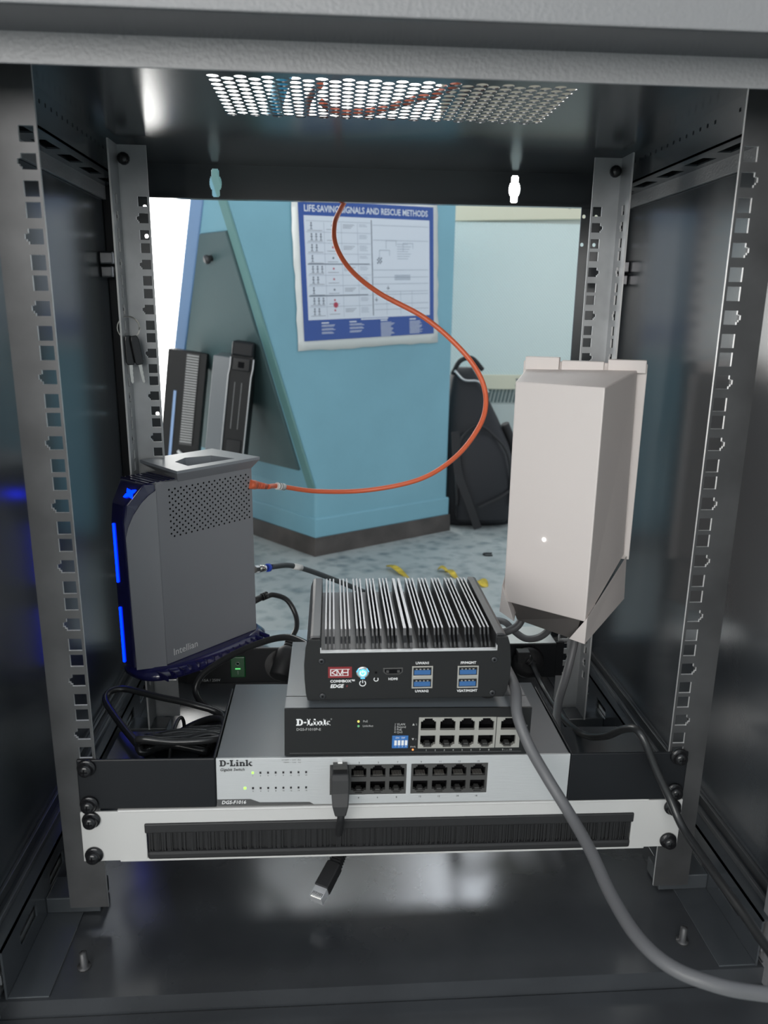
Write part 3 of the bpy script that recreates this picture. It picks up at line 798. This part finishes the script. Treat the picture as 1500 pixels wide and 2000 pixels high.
# ================================================================== finned fanless computer
pc = empty('fanless_computer', (-65.4, 8, 132.4))
tag(pc, 'black finned fanless computer with a glowing blue power button', 'computer')
out = [(1.5, 0), (154.5, 0), (157, 6), (158.8, 18), (159, 30), (157.5, 44), (155.5, 50.5), (147.2, 50.5), (147, 40), (12.5, 40), (12, 50.5), (3, 50.5), (.6, 44), (-.8, 30), (-.6, 18), (.3, 6)]
q = MB(); q.prism(out, -3, 0); fpnl = q.build('front_plate', 'switchface', pc, bevel=.5)
MB().box(12.5, 147, -3.2, .4, 39.6, 40.5).build('notch_edge', 'edge', pc)
for x in (12, 147): MB().box(x-.4, x+.4, -3.2, .4, 39.6, 44).build('notch_edge', 'edge', pc)
body = [(2, .5), (154, .5), (158, 18), (158, 30), (155, 38), (3, 38), (0, 30), (0, 18)]
MB().prism(body, 0, 132).build('body', 'alu', pc, bevel=1)
for pts in ([(0, 30), (1.2, 44), (3.6, 51), (6, 52), (12, 52), (12, 30)], [(158, 30), (156.8, 44), (154.6, 51), (152, 52), (146.8, 52), (146.8, 30)]):
    MB().prism(pts, 0, 132).build('side_block', 'alu', pc, bevel=.8)
def fin_mesh(w):
    f_ = MB(); f_.prism([(6, 37.6), (8, 42), (13, 46), (15, 51), (131, 51), (132, 38)], -w/2, w/2, 'yzx')
    n0 = len(f_.f); f_.box(-w/2, w/2, 15, 131, 51, 51.5); f_.wall |= set(range(n0, len(f_.f))); return f_.mesh('fin', 'alu', 'finsheen')
F1, F2 = fin_mesh(1.25), fin_mesh(2.3)
gp = 133.6/11
for g_ in range(11):
    c0 = 12.8 + (g_+.5)*gp
    if g_ == 5:
        for dx_ in (-2.3, 2.3): inst(F2, 'fin', pc, (c0+dx_, 0, 0))
    else:
        for dx_ in (-3.1, 0, 3.1): inst(F1, 'fin', pc, (c0+dx_, 0, 0))
for x in (14, 144):
    for y_, in ((10,), (118,)):
        MB().cyl((x, y_, .6), (0, 0, -1), 6, 3.2 if x < 50 else 5.6, 16).build('rubber_foot', 'blackmat', pc)
fy_ = -3.15
for x, z in ((12.5, 32.9), (145.6, 31.7), (145.4, 3.6), (13, 3.6)):
    sc_ = MB().lathe([(2.6, 0), (2.6, -.5), (2.0, -.8), (.2, -.8)], (x, -3, z), (0, 1, 0), 16).build('plate_screw', 'alu', pc)
    MB().cyl((x, -3.75, z), (0, -1, 0), 1.0, .15, 6).build('hex_recess', 'void', sc_)
bd = MB().box(17.5, 35.6, fy_-.1, fy_+.2, 18.9, 28.0).build('brand_badge', 'red', pc)
k = MB()
def stroke(pts, w=.65):
    for (x0_, z0_), (x1_, z1_) in zip(pts[:-1], pts[1:]):
        v_ = Vector((x1_-x0_, z1_-z0_)); n_ = Vector((-v_.y, v_.x)).normalized()*w/2
        k.prism([(x0_+n_.x, z0_+n_.y), (x0_-n_.x, z0_-n_.y), (x1_-n_.x, z1_-n_.y), (x1_+n_.x, z1_+n_.y)], fy_-.25, fy_-.05)
stroke([(19.4, 25.6), (19.4, 21)]); stroke([(24.2, 25.8), (20.2, 23.3), (24.2, 21)]); stroke([(24.2, 26), (24.2, 20.8)])
stroke([(24.4, 25.6), (26.8, 21.0), (28.4, 25.6)]); stroke([(28.6, 25.8), (28.6, 20.8)]); stroke([(28.6, 23.3), (32.6, 23.3)]); stroke([(32.6, 25.8), (32.6, 20.8)])
stroke([(19, 26), (34, 26)], .4); stroke([(19, 20.8), (33, 20.8)], .4)
k.build('badge_lettering', 'print', bd)
text('COMMBOX™', 3.0, 'print', pc, (19, fy_, 15.9), bold=.09, sx=1.03); text('EDGE', 4.0, 'print', pc, (19, fy_, 11.8), bold=.14, shear=.2, sx=1.0)
text('6', 3.0, 'red', pc, (31, fy_, 11.8), shear=.2)
btn = MB().lathe([(5.2, 0), (5.2, -.8), (4.6, -1.6), (3.9, -1.6)], (43.9, -3, 23.3), (0, 1, 0), 28).build('power_button', 'chrome', pc)
MB().cyl((43.9, -4.5, 23.3), (0, -1, 0), 3.2, .4, 24).build('button_lens', 'cyanlight', btn)
def power_icon(x, z, r, y_, m, parent, w):
    b = MB(); n = 22
    a0, a1 = math.radians(125), math.radians(415)
    po_ = [(x+(r+w/2)*math.cos(a0+(a1-a0)*i/n), z+(r+w/2)*math.sin(a0+(a1-a0)*i/n)) for i in range(n+1)]
    pi_ = [(x+(r-w/2)*math.cos(a0+(a1-a0)*i/n), z+(r-w/2)*math.sin(a0+(a1-a0)*i/n)) for i in range(n+1)]
    b.prism(po_+pi_[::-1], y_-.1, y_+.05); b.box(x-w/2, x+w/2, y_-.1, y_+.05, z+r*.1, z+r*1.2)
    return b.build('power_icon', m, parent)
power_icon(43.9, 23.3, 1.9, -5.0, 'iconglow', btn, .7)
for i in range(3):
    a = math.radians(30+120*i); q = MB()
    q.prism([(43.9+r_*math.cos(a+t_), 23.3+r_*math.sin(a+t_)) for r_, t_ in ((4.3, -.35), (5.1, -.35), (5.1, .35), (4.3, .35))], -4.75, -4.4); q.build('button_glow', 'cyanlight', btn)
power_icon(43.9, 13.9, 2.3, fy_, 'print', pc, .65)
MB().cyl((54.1, -3.1, 22.7), (0, -1, 0), 1.0, .15, 12).build('reset_hole', 'void', pc)
q = MB(); n = 18
A0, A1 = math.radians(130), math.radians(400)
q.prism([(54.2+1.9*math.cos(A0+(A1-A0)*i/n), 17.1+1.9*math.sin(A0+(A1-A0)*i/n)) for i in range(n+1)] + [(54.2+1.3*math.cos(A1-(A1-A0)*i/n), 17.1+1.3*math.sin(A1-(A1-A0)*i/n)) for i in range(n+1)], fy_-.1, fy_+.05); q.build('reset_icon', 'print', pc)
hd = MB(); hd.prism([(59.5, 26.6), (75, 26.6), (75, 23), (72.5, 20.9), (62, 20.9), (59.5, 23)], -3.6, -2.6); hd = hd.build('hdmi_port', 'porthousing', pc, bevel=.4)
q = MB(); q.prism([(60.8, 25.6), (73.7, 25.6), (73.7, 23.4), (72, 21.9), (62.5, 21.9), (60.8, 23.4)], -3.8, -3.5); q.build('socket', 'void', hd)
MB().box(62, 64, -3.9, -3.7, 22.6, 24.8).build('contact', 'porthousing', hd); MB().box(70.4, 72.4, -3.9, -3.7, 22.6, 24.8).build('contact', 'porthousing', hd)
text('HDMI', 2.9, 'print', pc, (67.3, fy_, 17.0), 'CENTER', bold=.05)
for x0, x1, ta, tb, dz in ((81.8, 98, 'UWAN1', 'UWAN2', 0), (117.2, 133.6, 'FP/MGMT', 'VSAT/MGMT', -.4)):
    fr = MB().plate(x0, x1, 9+dz, 27.6+dz, -4, -2.6, [(x0+1.1, x1-1.1, 19.8+dz, 26.6+dz), (x0+1.1, x1-1.1, 10.0+dz, 16.8+dz)], 'xzy').build('usb_port', 'portsteel', pc, bevel=.2)
    MB().box(x0+1, x1-1, -2.9, -2.5, 9.6+dz, 27+dz).build('socket', 'void', fr)
    for zz in (20.0, 10.2):
        MB().box(x0+1.8, x1-1.8, -3.6, -2.7, zz+.4+dz, zz+4.2+dz).build('tongue', 'usb', fr)
        pn = MB()
        for i in range(4): pn.box(x0+3+i*2.9, x0+4.3+i*2.9, -3.5, -2.7, zz+4.5+dz, zz+5.2+dz)
        pn.build('contact', 'portsteel', fr)
    text(ta, 2.9, 'print', pc, ((x0+x1)/2, fy_, 29.9+dz), 'CENTER', bold=.06); text(tb, 2.9, 'print', pc, ((x0+x1)/2, fy_, 6.2+dz), 'CENTER', bold=.06)

# ================================================================== power distribution unit at the back
pdu = empty('power_strip', (-215, 295, .3))
tag(pdu, 'black rack power strip with a lit green rocker switch at the back', 'power strip')
MB().box(0, 437, 0, 52, 0, 43.6).build('housing', 'black', pdu, bevel=.8)
MB().box(1, 436, 1.5, 51, 43.4, 44.0).build('top_sheen', 'zinc', pdu)  # bright sheet standing in for the window's reflection on the black top
for x in (-10, 437): MB().box(x, x+10, 4, 7, 0, 43.6).build('mounting_ear', 'black', pdu)
rk = MB().box(52, 69, -2, 1, 8, 34).build('rocker_switch', 'switchgreen', pdu, bevel=1)
MB().box(57.5, 63.5, -2.4, -1.8, 18.6, 20.0).build('rocker_light', 'switchglow', rk)
q = MB(); q.lathe([(2.2, 0), (2.2, -.3), (1.6, -.3), (1.6, 0)], (60.5, -2, 25.6), (0, 1, 0), 16); q.build('off_mark', 'printdim', rk)
MB().box(60.2, 60.8, -2.3, -1.9, 12, 16.6).build('on_mark', 'printdim', rk)
text('15A / 250V', 4.6, 'print', pdu, (18.4, -.15, 4.2)); text('electric', 4.2, 'printdim', pdu, (16.2, -.15, 17.4), sx=1.1); text('er', 4.6, 'printdim', pdu, (29, -.15, 22.4), bold=.05)
for x in (112, 402):
    so = MB(); so.lathe([(20.5, -.6), (20.5, .2), (18.5, .2), (18.5, 6)], (x, 0, 21.8), (0, 1, 0), 32); so.build('socket_outlet', 'blackgloss', pdu)

# ================================================================== satellite modem
md = empty('satellite_modem', (-219, 224, 44), (0, 0, math.atan2(.730, .683)))
tag(md, 'slate grey upright satellite modem with blue light strips on a ribbed base', 'modem')
ZB, ZT = 15, 211      # local heights of body bottom and top (base foot = 0)
q = MB(); q.box(0, 125, 0, 56, ZB, ZT); q.build('side_shell', 'modemgrey', md, bevel=1.2)
core = MB()
core.loft([[(0, .8, ZB), (-28, 18, ZB), (-28, 40, ZB), (0, 55, ZB)], [(0, .8, 172), (-28, 18, 172), (-28, 40, 172), (0, 55, 172)],
           [(0, .8, 190), (-25, 17, 190), (-25, 41, 190), (0, 55, 190)], [(0, .8, 211), (-9, 8, 211), (-9, 48, 211), (0, 55, 211)]])
core.build('front_cover', 'navy', md, bevel=2, seg=3)
cp = MB(); L = math.hypot(29, 18)
def cpt(qv, z, o):
    nx_, ny_ = -18/L, -29/L
    return (-28.5*qv/33 + nx_*o, 18*qv/33 + ny_*o, z)
cpp = [(0, ZB-1), (30, ZB-1), (31, 158), (28.5, 168), (23, 180), (15, 192), (7, 200), (0, 205)]
cp.loft([[cpt(a, z, 0) for a, z in cpp], [cpt(a, z, 1.4) for a, z in cpp]])
cp.build('front_bevel_panel', 'modemgrey', md, bevel=.5)
for z0, z1 in ((107, 170), (18, 80)):
    MB().box(-29.6, -27.4, 33.5, 36, z0, z1).build('light_strip', 'bluelight', md, bevel=.6)
st = MB(); pts = []
for i in range(16):
    a = 2*math.pi*i/16; r_ = 8.5*(1 if i % 4 == 2 else (.62 if i % 2 else .42))
    pts.append((r_*math.cos(a), r_*.8*math.sin(a)))
o_ = Vector((-17.2, 19, 201)); ux = Vector((-.15, .985, .0)); uz = Vector((.55, .0, .83)); nn = Vector((-.83, 0, .55))*1.0
st.loft([[tuple(o_ + ux*a + uz*b + nn*h) for a, b in pts] for h in (-1, 1.2)])
st.build('glowing_emblem', 'bluelight', md)
# lid with a carrying opening
LZ0, LZ1 = 212, 222
lid = MB()
quad = [(20, -8), (129, -9), (127, 71), (30, 71)]
low = [(26, -.5), (124, -.5), (122, 55), (42, 55)]
hole = [(44, 6), (104, 3), (98, 36), (70, 46), (48, 34)]
lid.loft([[(x, y_, LZ0-3) for x, y_ in low], [(x, y_, LZ1-3) for x, y_ in quad]], cap=False)
lid_o = lid.build('lid_skirt', 'modemgrey', md)
tp = MB()
import bmesh
ang_pts = lambda P, c: sorted(P, key=lambda p: math.atan2(p[1]-c[1], p[0]-c[0]))
N = 40; cxy = (72, 22)
def cast(poly, a):
    best = None
    for i in range(len(poly)):
        (x1, y1), (x2, y2) = poly[i], poly[(i+1) % len(poly)]
        d = (math.cos(a), math.sin(a)); den = d[0]*(y2-y1) - d[1]*(x2-x1)
        if abs(den) < 1e-9: continue
        t_ = ((x1-cxy[0])*(y2-y1) - (y1-cxy[1])*(x2-x1))/den; s_ = ((x1-cxy[0])*d[1] - (y1-cxy[1])*d[0])/den
        if t_ > 0 and -1e-6 <= s_ <= 1+1e-6 and (best is None or t_ < best): best = t_
    return (cxy[0]+best*math.cos(a), cxy[1]+best*math.sin(a))
angs = sorted([2*math.pi*i/N for i in range(N)] + [math.atan2(p[1]-cxy[1], p[0]-cxy[0]) % (2*math.pi) for p in quad + hole])
ro, ri = [cast(quad, a) for a in angs], [cast(hole, a) for a in angs]
n = len(angs); vs = [(x, y_, LZ1) for x, y_ in ro] + [(x, y_, LZ1) for x, y_ in ri] + [(x, y_, LZ1-3) for x, y_ in ro] + [(x*.9+cxy[0]*.1, y_*.9+cxy[1]*.1, LZ1-14) for x, y_ in ri]
fs = []
for i in range(n):
    j = (i+1) % n; fs += [(i, j, n+j, n+i), (2*n+i, 2*n+j, j, i), (n+i, n+j, 3*n+j, 3*n+i)]
tp.add(vs, fs); tp.build('lid', 'modemlid', md)
MB().box(46, 102, 4, 44, LZ1-15, LZ1-12).build('lid_recess', 'void', md)
for i in range(6): MB().box(-6+i*6, -3+i*6, 6, 52, ZT-.6, ZT+.9).build('top_slat', 'navy', md)
# perforations
pf = MB()
for r_ in range(9):
    for c in range(16):
        for st_ in (0, 1):
            x = 15 + c*7.2 + st_*3.6; z = 202.5 - r_*6.6 - st_*3.3
            if x < 123 and z > 150: pf.cyl((x, .15, z), (0, -1, 0), 1.1, .25, 8)
o = pf.build('perforations', 'void', md); o['kind'] = 'stuff'
text('Intellian', 11, 'print', md, (8.4, -.2, 26.2), sx=.93)
# ribbed base
bs = MB()
def oval(z, g, n=40):
    return [(60 + (86+g)*math.copysign(abs(math.cos(t_))**.8, math.cos(t_)), 26 + (44+g)*math.copysign(abs(math.sin(t_))**.7, math.sin(t_)), z) for t_ in [2*math.pi*i/n for i in range(n)]]
bs.loft([oval(0, -6), oval(3, 0), oval(8, 0), oval(ZB, -8)], smooth=True); base = bs.build('base', 'navybase', md)
rib = MB(); rib.box(-.6, .6, -18.2, 6, 6.5, 12.4); RB = rib.mesh('rib', 'navybase')
for i in range(15): inst(RB, 'rib', base, (-12+i*10, 0, 0))

# ================================================================== white power supply
PO = Vector((165, 200, 109))
ps = empty('power_supply', PO)
tag(ps, 'tall warm white plastic power supply with a small white light', 'power supply')
def W_(*pts): return [tuple(Vector(p) - PO) for p in pts]
fd = Vector((.755, -.655, 0)); nd = Vector((.655, .755, 0))          # along the front face, into the depth
# housing: front face, widening towards the back plate, cut away diagonally below
MB().loft([W_((134, 210, 132), (202, 151, 132), (202, 151, 359.5), (134, 210, 359.5)),
           W_((163, 285, 172), (270, 239, 172), (266, 239, 369), (163, 285, 367))]).build('housing', 'offwhite', ps, bevel=1.3)
# rim of the back plate
A_, B_ = Vector((160, 287, 0)), Vector((277, 241, 0)); bn = Vector((.367, .93, 0))
def slab(t0, t1, z0, z1, th0=0, th1=5):
    p = [A_.lerp(B_, t) + bn*h for t, h in ((t0, th0), (t1, th0), (t1, th1), (t0, th1))]
    return MB().loft([W_(*[(q.x, q.y, z) for q in p]) for z in (z0, z1)])
slab(0, 1, 166, 375).build('back_plate', 'offwhite', ps, bevel=.8)
slab(.02, .30, 366, 379.5, -7, 5).build('top_tab', 'offwhite', ps, bevel=.8)
slab(.32, .66, 366, 376.5, -7, 5).build('top_tab', 'offwhite', ps, bevel=.8)
slab(.69, .99, 366, 379, -7, 5).build('top_tab', 'offwhite', ps, bevel=.8)
# recessed underside where the cables leave
MB().loft([W_((140, 213, 133), (200, 159, 133), (198, 166, 107), (153, 222, 106)), W_((168, 280, 172), (262, 238, 172), (252, 240, 140), (176, 276, 140))]).build('cable_recess', 'recess', ps)
MB().loft([W_((203.5, 150, 137), (189, 157, 112), (203, 150, 109)), W_((273, 238, 172), (262, 246, 122), (275, 238, 122))]).build('foot', 'offwhite', ps, bevel=.5)
MB().loft([W_((131.5, 209, 150), (130, 209, 121), (144, 200, 113)), W_((160, 284, 172), (158, 284, 126), (172, 282, 126))]).build('foot', 'offwhite', ps, bevel=.5)
MB().loft([W_(*[(x, y_, z) for x, y_ in ((240, 262), (252, 258), (254, 302.6), (240, 302.6))]) for z in (300, 330)]).build('hanging_bracket', 'zinc', ps)
dc = Vector((134, 210, 207)) + fd*41 - nd*.2
MB().cyl(dc - PO, -nd, 1.7, .5, 16).build('indicator_light', 'whitelight', ps)

# ================================================================== CABLES
def cable(name, pts, r, m, label, n=12, sub=8):
    e = empty(name, pts[0]); p0 = Vector(pts[0])
    MB().tube([Vector(p) - p0 for p in pts], r, n, sub).build('jacket', m, e)
    tag(e, label, 'cable'); return e, p0
# orange-red network cable
rc, p0 = cable('network_cable', [(-118, 330, 228), (-106, 350, 224), (-62, 375, 212), (0, 385, 211), (62, 370, 228), (101, 350, 259), (124, 335, 296), (129, 325, 326), (121, 325, 355), (99, 330, 384), (60, 345, 417), (9, 365, 444), (-23, 385, 470), (-39, 400, 497), (-40, 420, 522), (-33, 440, 540), (-23, 453, 560), (-16, 456, 582), (-14, 447, 593), (-22, 390, 589), (-45, 300, 589), (-64, 230, 589), (-64, 180, 589), (-59, 140, 589), (-52, 112, 589)], 2.9, 'redcable', 'orange-red network cable looping from the modem up over the cabinet roof')
bt = MB(); D = Vector((.68, .62, -.25)).normalized()
P = Vector((-132, 316, 233.5)) - p0
for i in range(5): bt.cyl(P + D*(2 + i*2.6), D, 4.6 - i*.25, 1.7, 14)
bt.cyl(P, D, 3.3, 18, 14); bt.cyl(P - D*6, D, 5.2, 8, 14); bt.build('strain_relief', 'redcable', rc)
lb = MB(); lb.cyl(Vector((-109, 346, 225.2)) - p0, (.55, .52, -.2), 4.2, 12, 14); lbl = lb.build('cable_label', 'label', rc)
q = MB(); q.cyl(Vector((-107, 348, 224.6)) - p0, (.55, .52, -.2), 4.35, 1.0, 14); q.cyl(Vector((-104.5, 350.4, 223.6)) - p0, (.55, .52, -.2), 4.35, .7, 14); q.build('label_print', 'ink', lbl)
rc2, _ = cable('network_cable', [(-52, 176, 592), (-42, 190, 589), (-29, 194, 589), (-3, 184, 589), (20, 151, 589), (38, 129, 589), (47, 107, 589), (60, 70, 589)], 2.9, 'redcable', 'orange-red cable lying on the roof seen through the vent holes')
bc, _ = cable('network_cable', [(-70, 40, 592.6), (-77, 91, 592.6), (-86, 153, 592.6), (-97, 240, 592.6), (-104, 320, 592.6)], 6.5, 'bluecable', 'thick bright blue cable lying on the roof above the vent')
# coax
cx_, p0 = cable('coaxial_cable', [(-117, 340, 128), (-97, 360, 123), (-76, 375, 112), (-44, 390, 94), (2, 400, 70), (40, 404, 50), (62, 405, 0), (70, 404, -54)], 3.3, 'coax', 'dark grey coaxial cable with a blue ring and white tag behind the modem')
D = Vector((.62, .74, -.16)).normalized(); P = Vector((-134, 318, 132.5)) - p0
q = MB(); q.cyl(P, D, 4.4, 6, 6, smooth=False); q.cyl(P + D*6, D, 4.0, 15, 18); q.build('f_connector', 'chrome', cx_)
q = MB(); q.cyl(P + D*20, D, 4.9, 4, 18); q.build('crimp_ring', 'plugblue', cx_)
q = MB(); q.cyl(Vector((-92, 364, 120.5)) - p0, (.72, .55, -.34), 3.9, 13, 14); q.build('cable_tag', 'label', cx_)
# modem mains lead with large plug
dcl, p0 = cable('power_cable', [(-122, 326, 96), (-114, 331, 96), (-99, 335, 88), (-89, 330, 72), (-87, 318, 60), (-93, 304, 51)], 3.1, 'cabledark', 'short black power cord curving from the modem down to the power strip')
D = Vector((.66, .6, .1)).normalized(); P = Vector((-138, 318, 93)) - p0
q = MB(); q.cyl(P, D, 4.2, 14, 14, 3.6)
for i in range(3): q.cyl(P + D*(14 + i*3), D, 4.6, 1.8, 14)
q.build('modem_plug', 'blackmat', dcl)
A, B = Vector((-93, 304, 51)) - p0, Vector((-105, 270, 18)) - p0; D = (B - A).normalized()
q = MB()
for i in range(3): q.cyl(A + D*(i*3.6), D, 6.2, 2.2, 16)
q.cyl(A, D, 4.6, 12, 16); q.build('plug_strain_relief', 'blackmat', dcl)
q = MB(); q.lathe([(6, 10), (9.5, 13), (11.5, 17), (12.5, 46), (11, 48)], A, D, 24); q.build('mains_plug', 'blackmat', dcl)
# black lead running from behind the computer round to the coil
cable('power_cable', [(-58, 124, 110), (-64, 142, 113), (-74, 162, 111), (-88, 182, 107), (-107, 198, 98), (-135, 212, 82), (-164, 220, 63), (-183, 220, 48), (-189, 214, 33), (-178, 200, 24), (-160, 186, 22), (-142, 176, 24)], 3.4, 'cabledark', 'black lead running from the finned computer across the modem base')
# coiled bundle left of the switch: several turns of one cord
co = []
random.seed(3)
for k in range(6):
    w = k*3.2
    for t in range(10):
        a = 2*math.pi*t/10
        co.append((-176 + (34+3*math.sin(k))*math.cos(a) + .35*(8)*math.sin(a*2), 118 + (30+2.5*k)*math.sin(a) - w, 10 + 5*k + 18*math.cos(a) + 2*math.sin(a+k)))
co += [(-150, 140, 44), (-178, 150, 52), (-214, 160, 56), (-248, 170, 60), (-262, 165, 60), (-262, 150, 58), (-245, 120, 58), (-219, 80, 58), (-196, 48, 58), (-180, 30, 56)]
cl, p0 = cable('power_cable', co, 3.3, 'cabledark', 'coiled black power cord bundled beside the silver switch', 10, 5)
q = MB()
for k in range(9):
    r1, r2, r3 = random.uniform(-4, 4), random.uniform(-5, 5), random.uniform(-4, 4)
    zz = 44 + 3.6*k
    q.tube([Vector(p) - p0 for p in ((-150, 126-9*k+r1, zz-12), (-178+r2, 122-8*k, zz-8), (-200+r1, 108-8*k, zz-6), (-208+r3, 96-6*k, zz), (-200, 92-7*k, zz+9+r3), (-176, 100-8*k, zz+10+r1), (-150, 106-8*k+r2, zz+8), (-136.5, 108-8*k, zz+6))], 3.1, 10, 6)
q.build('cord_turns', 'cabledark', cl)
q = MB(); q.tube([Vector((-182, 118 - 34*math.cos(t_)-36, 48 + 22*math.sin(t_))) - p0 for t_ in [2*math.pi*i/16 for i in range(17)]], 1.6, 8, 2); q.build('tie_wrap', 'blackmat', cl)
# thick grey cable in front
cable('thick_cable', [(70, 196, -54), (78, 188, -10), (88, 180, 60), (95, 165, 112), (99, 130, 133), (99.5, 90, 137), (99.5, 40, 138), (98.6, 6, 137.5), (96, -13, 127), (103, -25, 108), (116, -35, 86), (128, -52, 69), (135, -82, 60), (138, -118, 53), (143, -152, 51), (155, -174, 50), (178, -185, 47), (204, -185, 40), (240, -185, 34), (300, -190, 30)], 4.3, 'cablegrey', 'thick grey cable hanging over the front of both switches', 16)
# black power cord on the right with plug
bk_, p0 = cable('power_cable', [(186, 282, 34), (189, 265, 24), (192, 230, 16), (188, 150, 28), (184, 80, 52), (187, 40, 74), (191, 12, 97), (194, -5, 107), (198.5, -13, 101), (208, -18, 79), (218, -25, 58), (224, -38, 42), (228, -62, 36), (230, -92, 34), (229.5, -122, 36), (230, -160, 36), (236, -240, 34)], 3.2, 'cabledark', 'thin black power cord falling over the right rack ear')
A = Vector((170, 290, 40)) - p0; D = (Vector((187, 276, 25)) - Vector((170, 290, 40))).normalized()
q = MB(); q.lathe([(19, 0), (19, -4), (16, -8), (9, -12)], Vector((187, 293, 22)) - p0, (0, 1, 0), 24)
q.build('plug_body', 'blackmat', bk_)
q = MB()
A = Vector((178, 284, 36)) - p0
q.box(A.x-7, A.x+7, A.y-8, A.y+4, A.z-8, A.z+6)
for i in range(4): q.cyl(A + D*(4 + i*4.2), D, 6.2 - i*.5, 2.6, 12)
q.cyl(A, D, 4.2, 20, 12); q.build('plug_strain_relief', 'blackmat', bk_, bevel=.6)
# grey leads below the power supply
cable('output_cable', [(206, 185, 122), (203, 178, 107), (200, 175, 91), (192, 165, 68), (180, 145, 53), (169, 115, 50), (163, 92, 48), (160, 70, 47.5)], 4.2, 'cablegrey', 'grey cable dropping from the power supply foot down past the switch')
cable('output_cable', [(166, 238, 122), (164, 235, 112), (160, 230, 103), (154, 228, 95), (141, 226, 90), (125, 220, 92), (108, 215, 90), (96, 205, 60), (90, 200, 0), (86, 205, -54)], 4.2, 'cablegrey', 'grey cable bending from the power supply behind the finned computer')
cable('output_cable', [(192, 220, 115), (190, 220, 103), (187, 222, 92), (179, 230, 81), (168, 240, 76), (158, 255, 79), (151, 270, 83), (140, 290, 78), (128, 325, 66), (118, 362, 30), (112, 385, -54)], 3.8, 'cablegrey', 'pale grey cable looping low under the power supply')
# black patch lead in port one, its loose end hanging below
pa, p0 = cable('patch_cable', [(-38.4, -20, 56), (-38.6, -21, 48), (-39, -16, 39), (-40, -4, 22), (-40, 8, 8), (-39, 20, -8), (-37, 30, -24)], 2.9, 'blackmat', 'short black patch lead plugged into the silver switch, loose end below')
q = MB()
def pr_(z, w, y0_, y1_): return [(-39-w - p0.x, y0_ - p0.y, z - p0.z), (-39+w - p0.x, y0_ - p0.y, z - p0.z), (-39+w - p0.x, y1_ - p0.y, z - p0.z), (-39-w - p0.x, y1_ - p0.y, z - p0.z)]
q.loft([pr_(80, 6.4, -14, 2), pr_(76, 6.9, -17, 0), pr_(66, 6.9, -19, -3), pr_(58, 6.2, -24, -14), pr_(50, 4.2, -25, -17)]); q.build('plug_boot', 'blackmat', pa, bevel=1)
MB().box(-44.5-p0.x, -33.5-p0.x, -8-p0.y, 2-p0.y, 79.5-p0.z, 82.5-p0.z).build('plug_nose', 'porthousing', pa)
MB().box(-40.8-p0.x, -37.2-p0.x, -4-p0.y, 0-p0.y, 82-p0.z, 84.0-p0.z).build('plug_latch', 'label', pa)
A, B = Vector((-37, 30, -24)) - p0, Vector((-58, -6, -40)) - p0; D = (B-A).normalized(); X = D.cross(Vector((0, 0, 1))).normalized(); Zv = X.cross(D)
def rr_(d, w, h): 
    c = A + D*d; return [tuple(c + X*w + Zv*h), tuple(c - X*w + Zv*h), tuple(c - X*w - Zv*h), tuple(c + X*w - Zv*h)]
q = MB(); q.loft([rr_(0, 3.4, 3.2), rr_(12, 4.6, 4.0), rr_(14, 6.0, 5.2), rr_(36, 6.2, 5.4)]); boot = q.build('loose_boot', 'blackmat', pa, bevel=.8)
q = MB()
for i in range(5): q.loft([rr_(1+i*2.4, 4.2+i*.2, 3.9+i*.2), rr_(2.2+i*2.4, 4.2+i*.2, 3.9+i*.2)])
q.build('boot_rings', 'blackmat', boot)
q = MB(); q.loft([rr_(36, 5.6, 3.9), rr_(46, 5.6, 3.9)]); q.build('clear_plug', 'clear', pa)
q = MB()
for i in range(8):
    c = A + D*41 + X*(-4.2+i*1.2) + Zv*3.6
    q.cyl(c, D, .45, 5, 6)
q.build('gold_contacts', 'chrome', pa)

# ================================================================== keys on a ring
ky = empty('key_ring', (-250, 283, 404))
tag(ky, 'two black-headed keys on a split ring hanging from the rear rail', 'keys')
for o_, rr0 in ((0, 11), (.9, 11.3)):
    q = MB(); q.tube([(rr0*math.cos(t_), o_ + 1.5*math.sin(t_), rr0*math.sin(t_)) for t_ in [2*math.pi*i/24 for i in range(25)]], .55, 8, 1); q.build('split_ring', 'key', ky)
for x, tilt, yy in ((-.5, .03, -1.5), (5.5, .16, -3)):
    hd_ = MB(); hd_.prism([(-4, -3), (-3, 1.5), (3, 1.5), (4.4, -3), (4.4, -25), (3, -28), (-3, -28), (-4.4, -25)], -1.6, 1.6); h_ = hd_.build('key_head', 'blackgloss', ky, bevel=.8, loc=(x, yy, -9)); h_.rotation_euler = (0, -tilt, .5)
    bl = MB(); bl.prism([(-1.7, -27), (1.7, -27), (1.7, -32), (1.1, -34), (1.7, -36), (1.0, -38), (1.6, -41), (1.0, -43), (1.4, -45), (0, -47), (-1.4, -45), (-1.7, -38)], -.6, .6); bl.build('key_blade', 'key', h_)
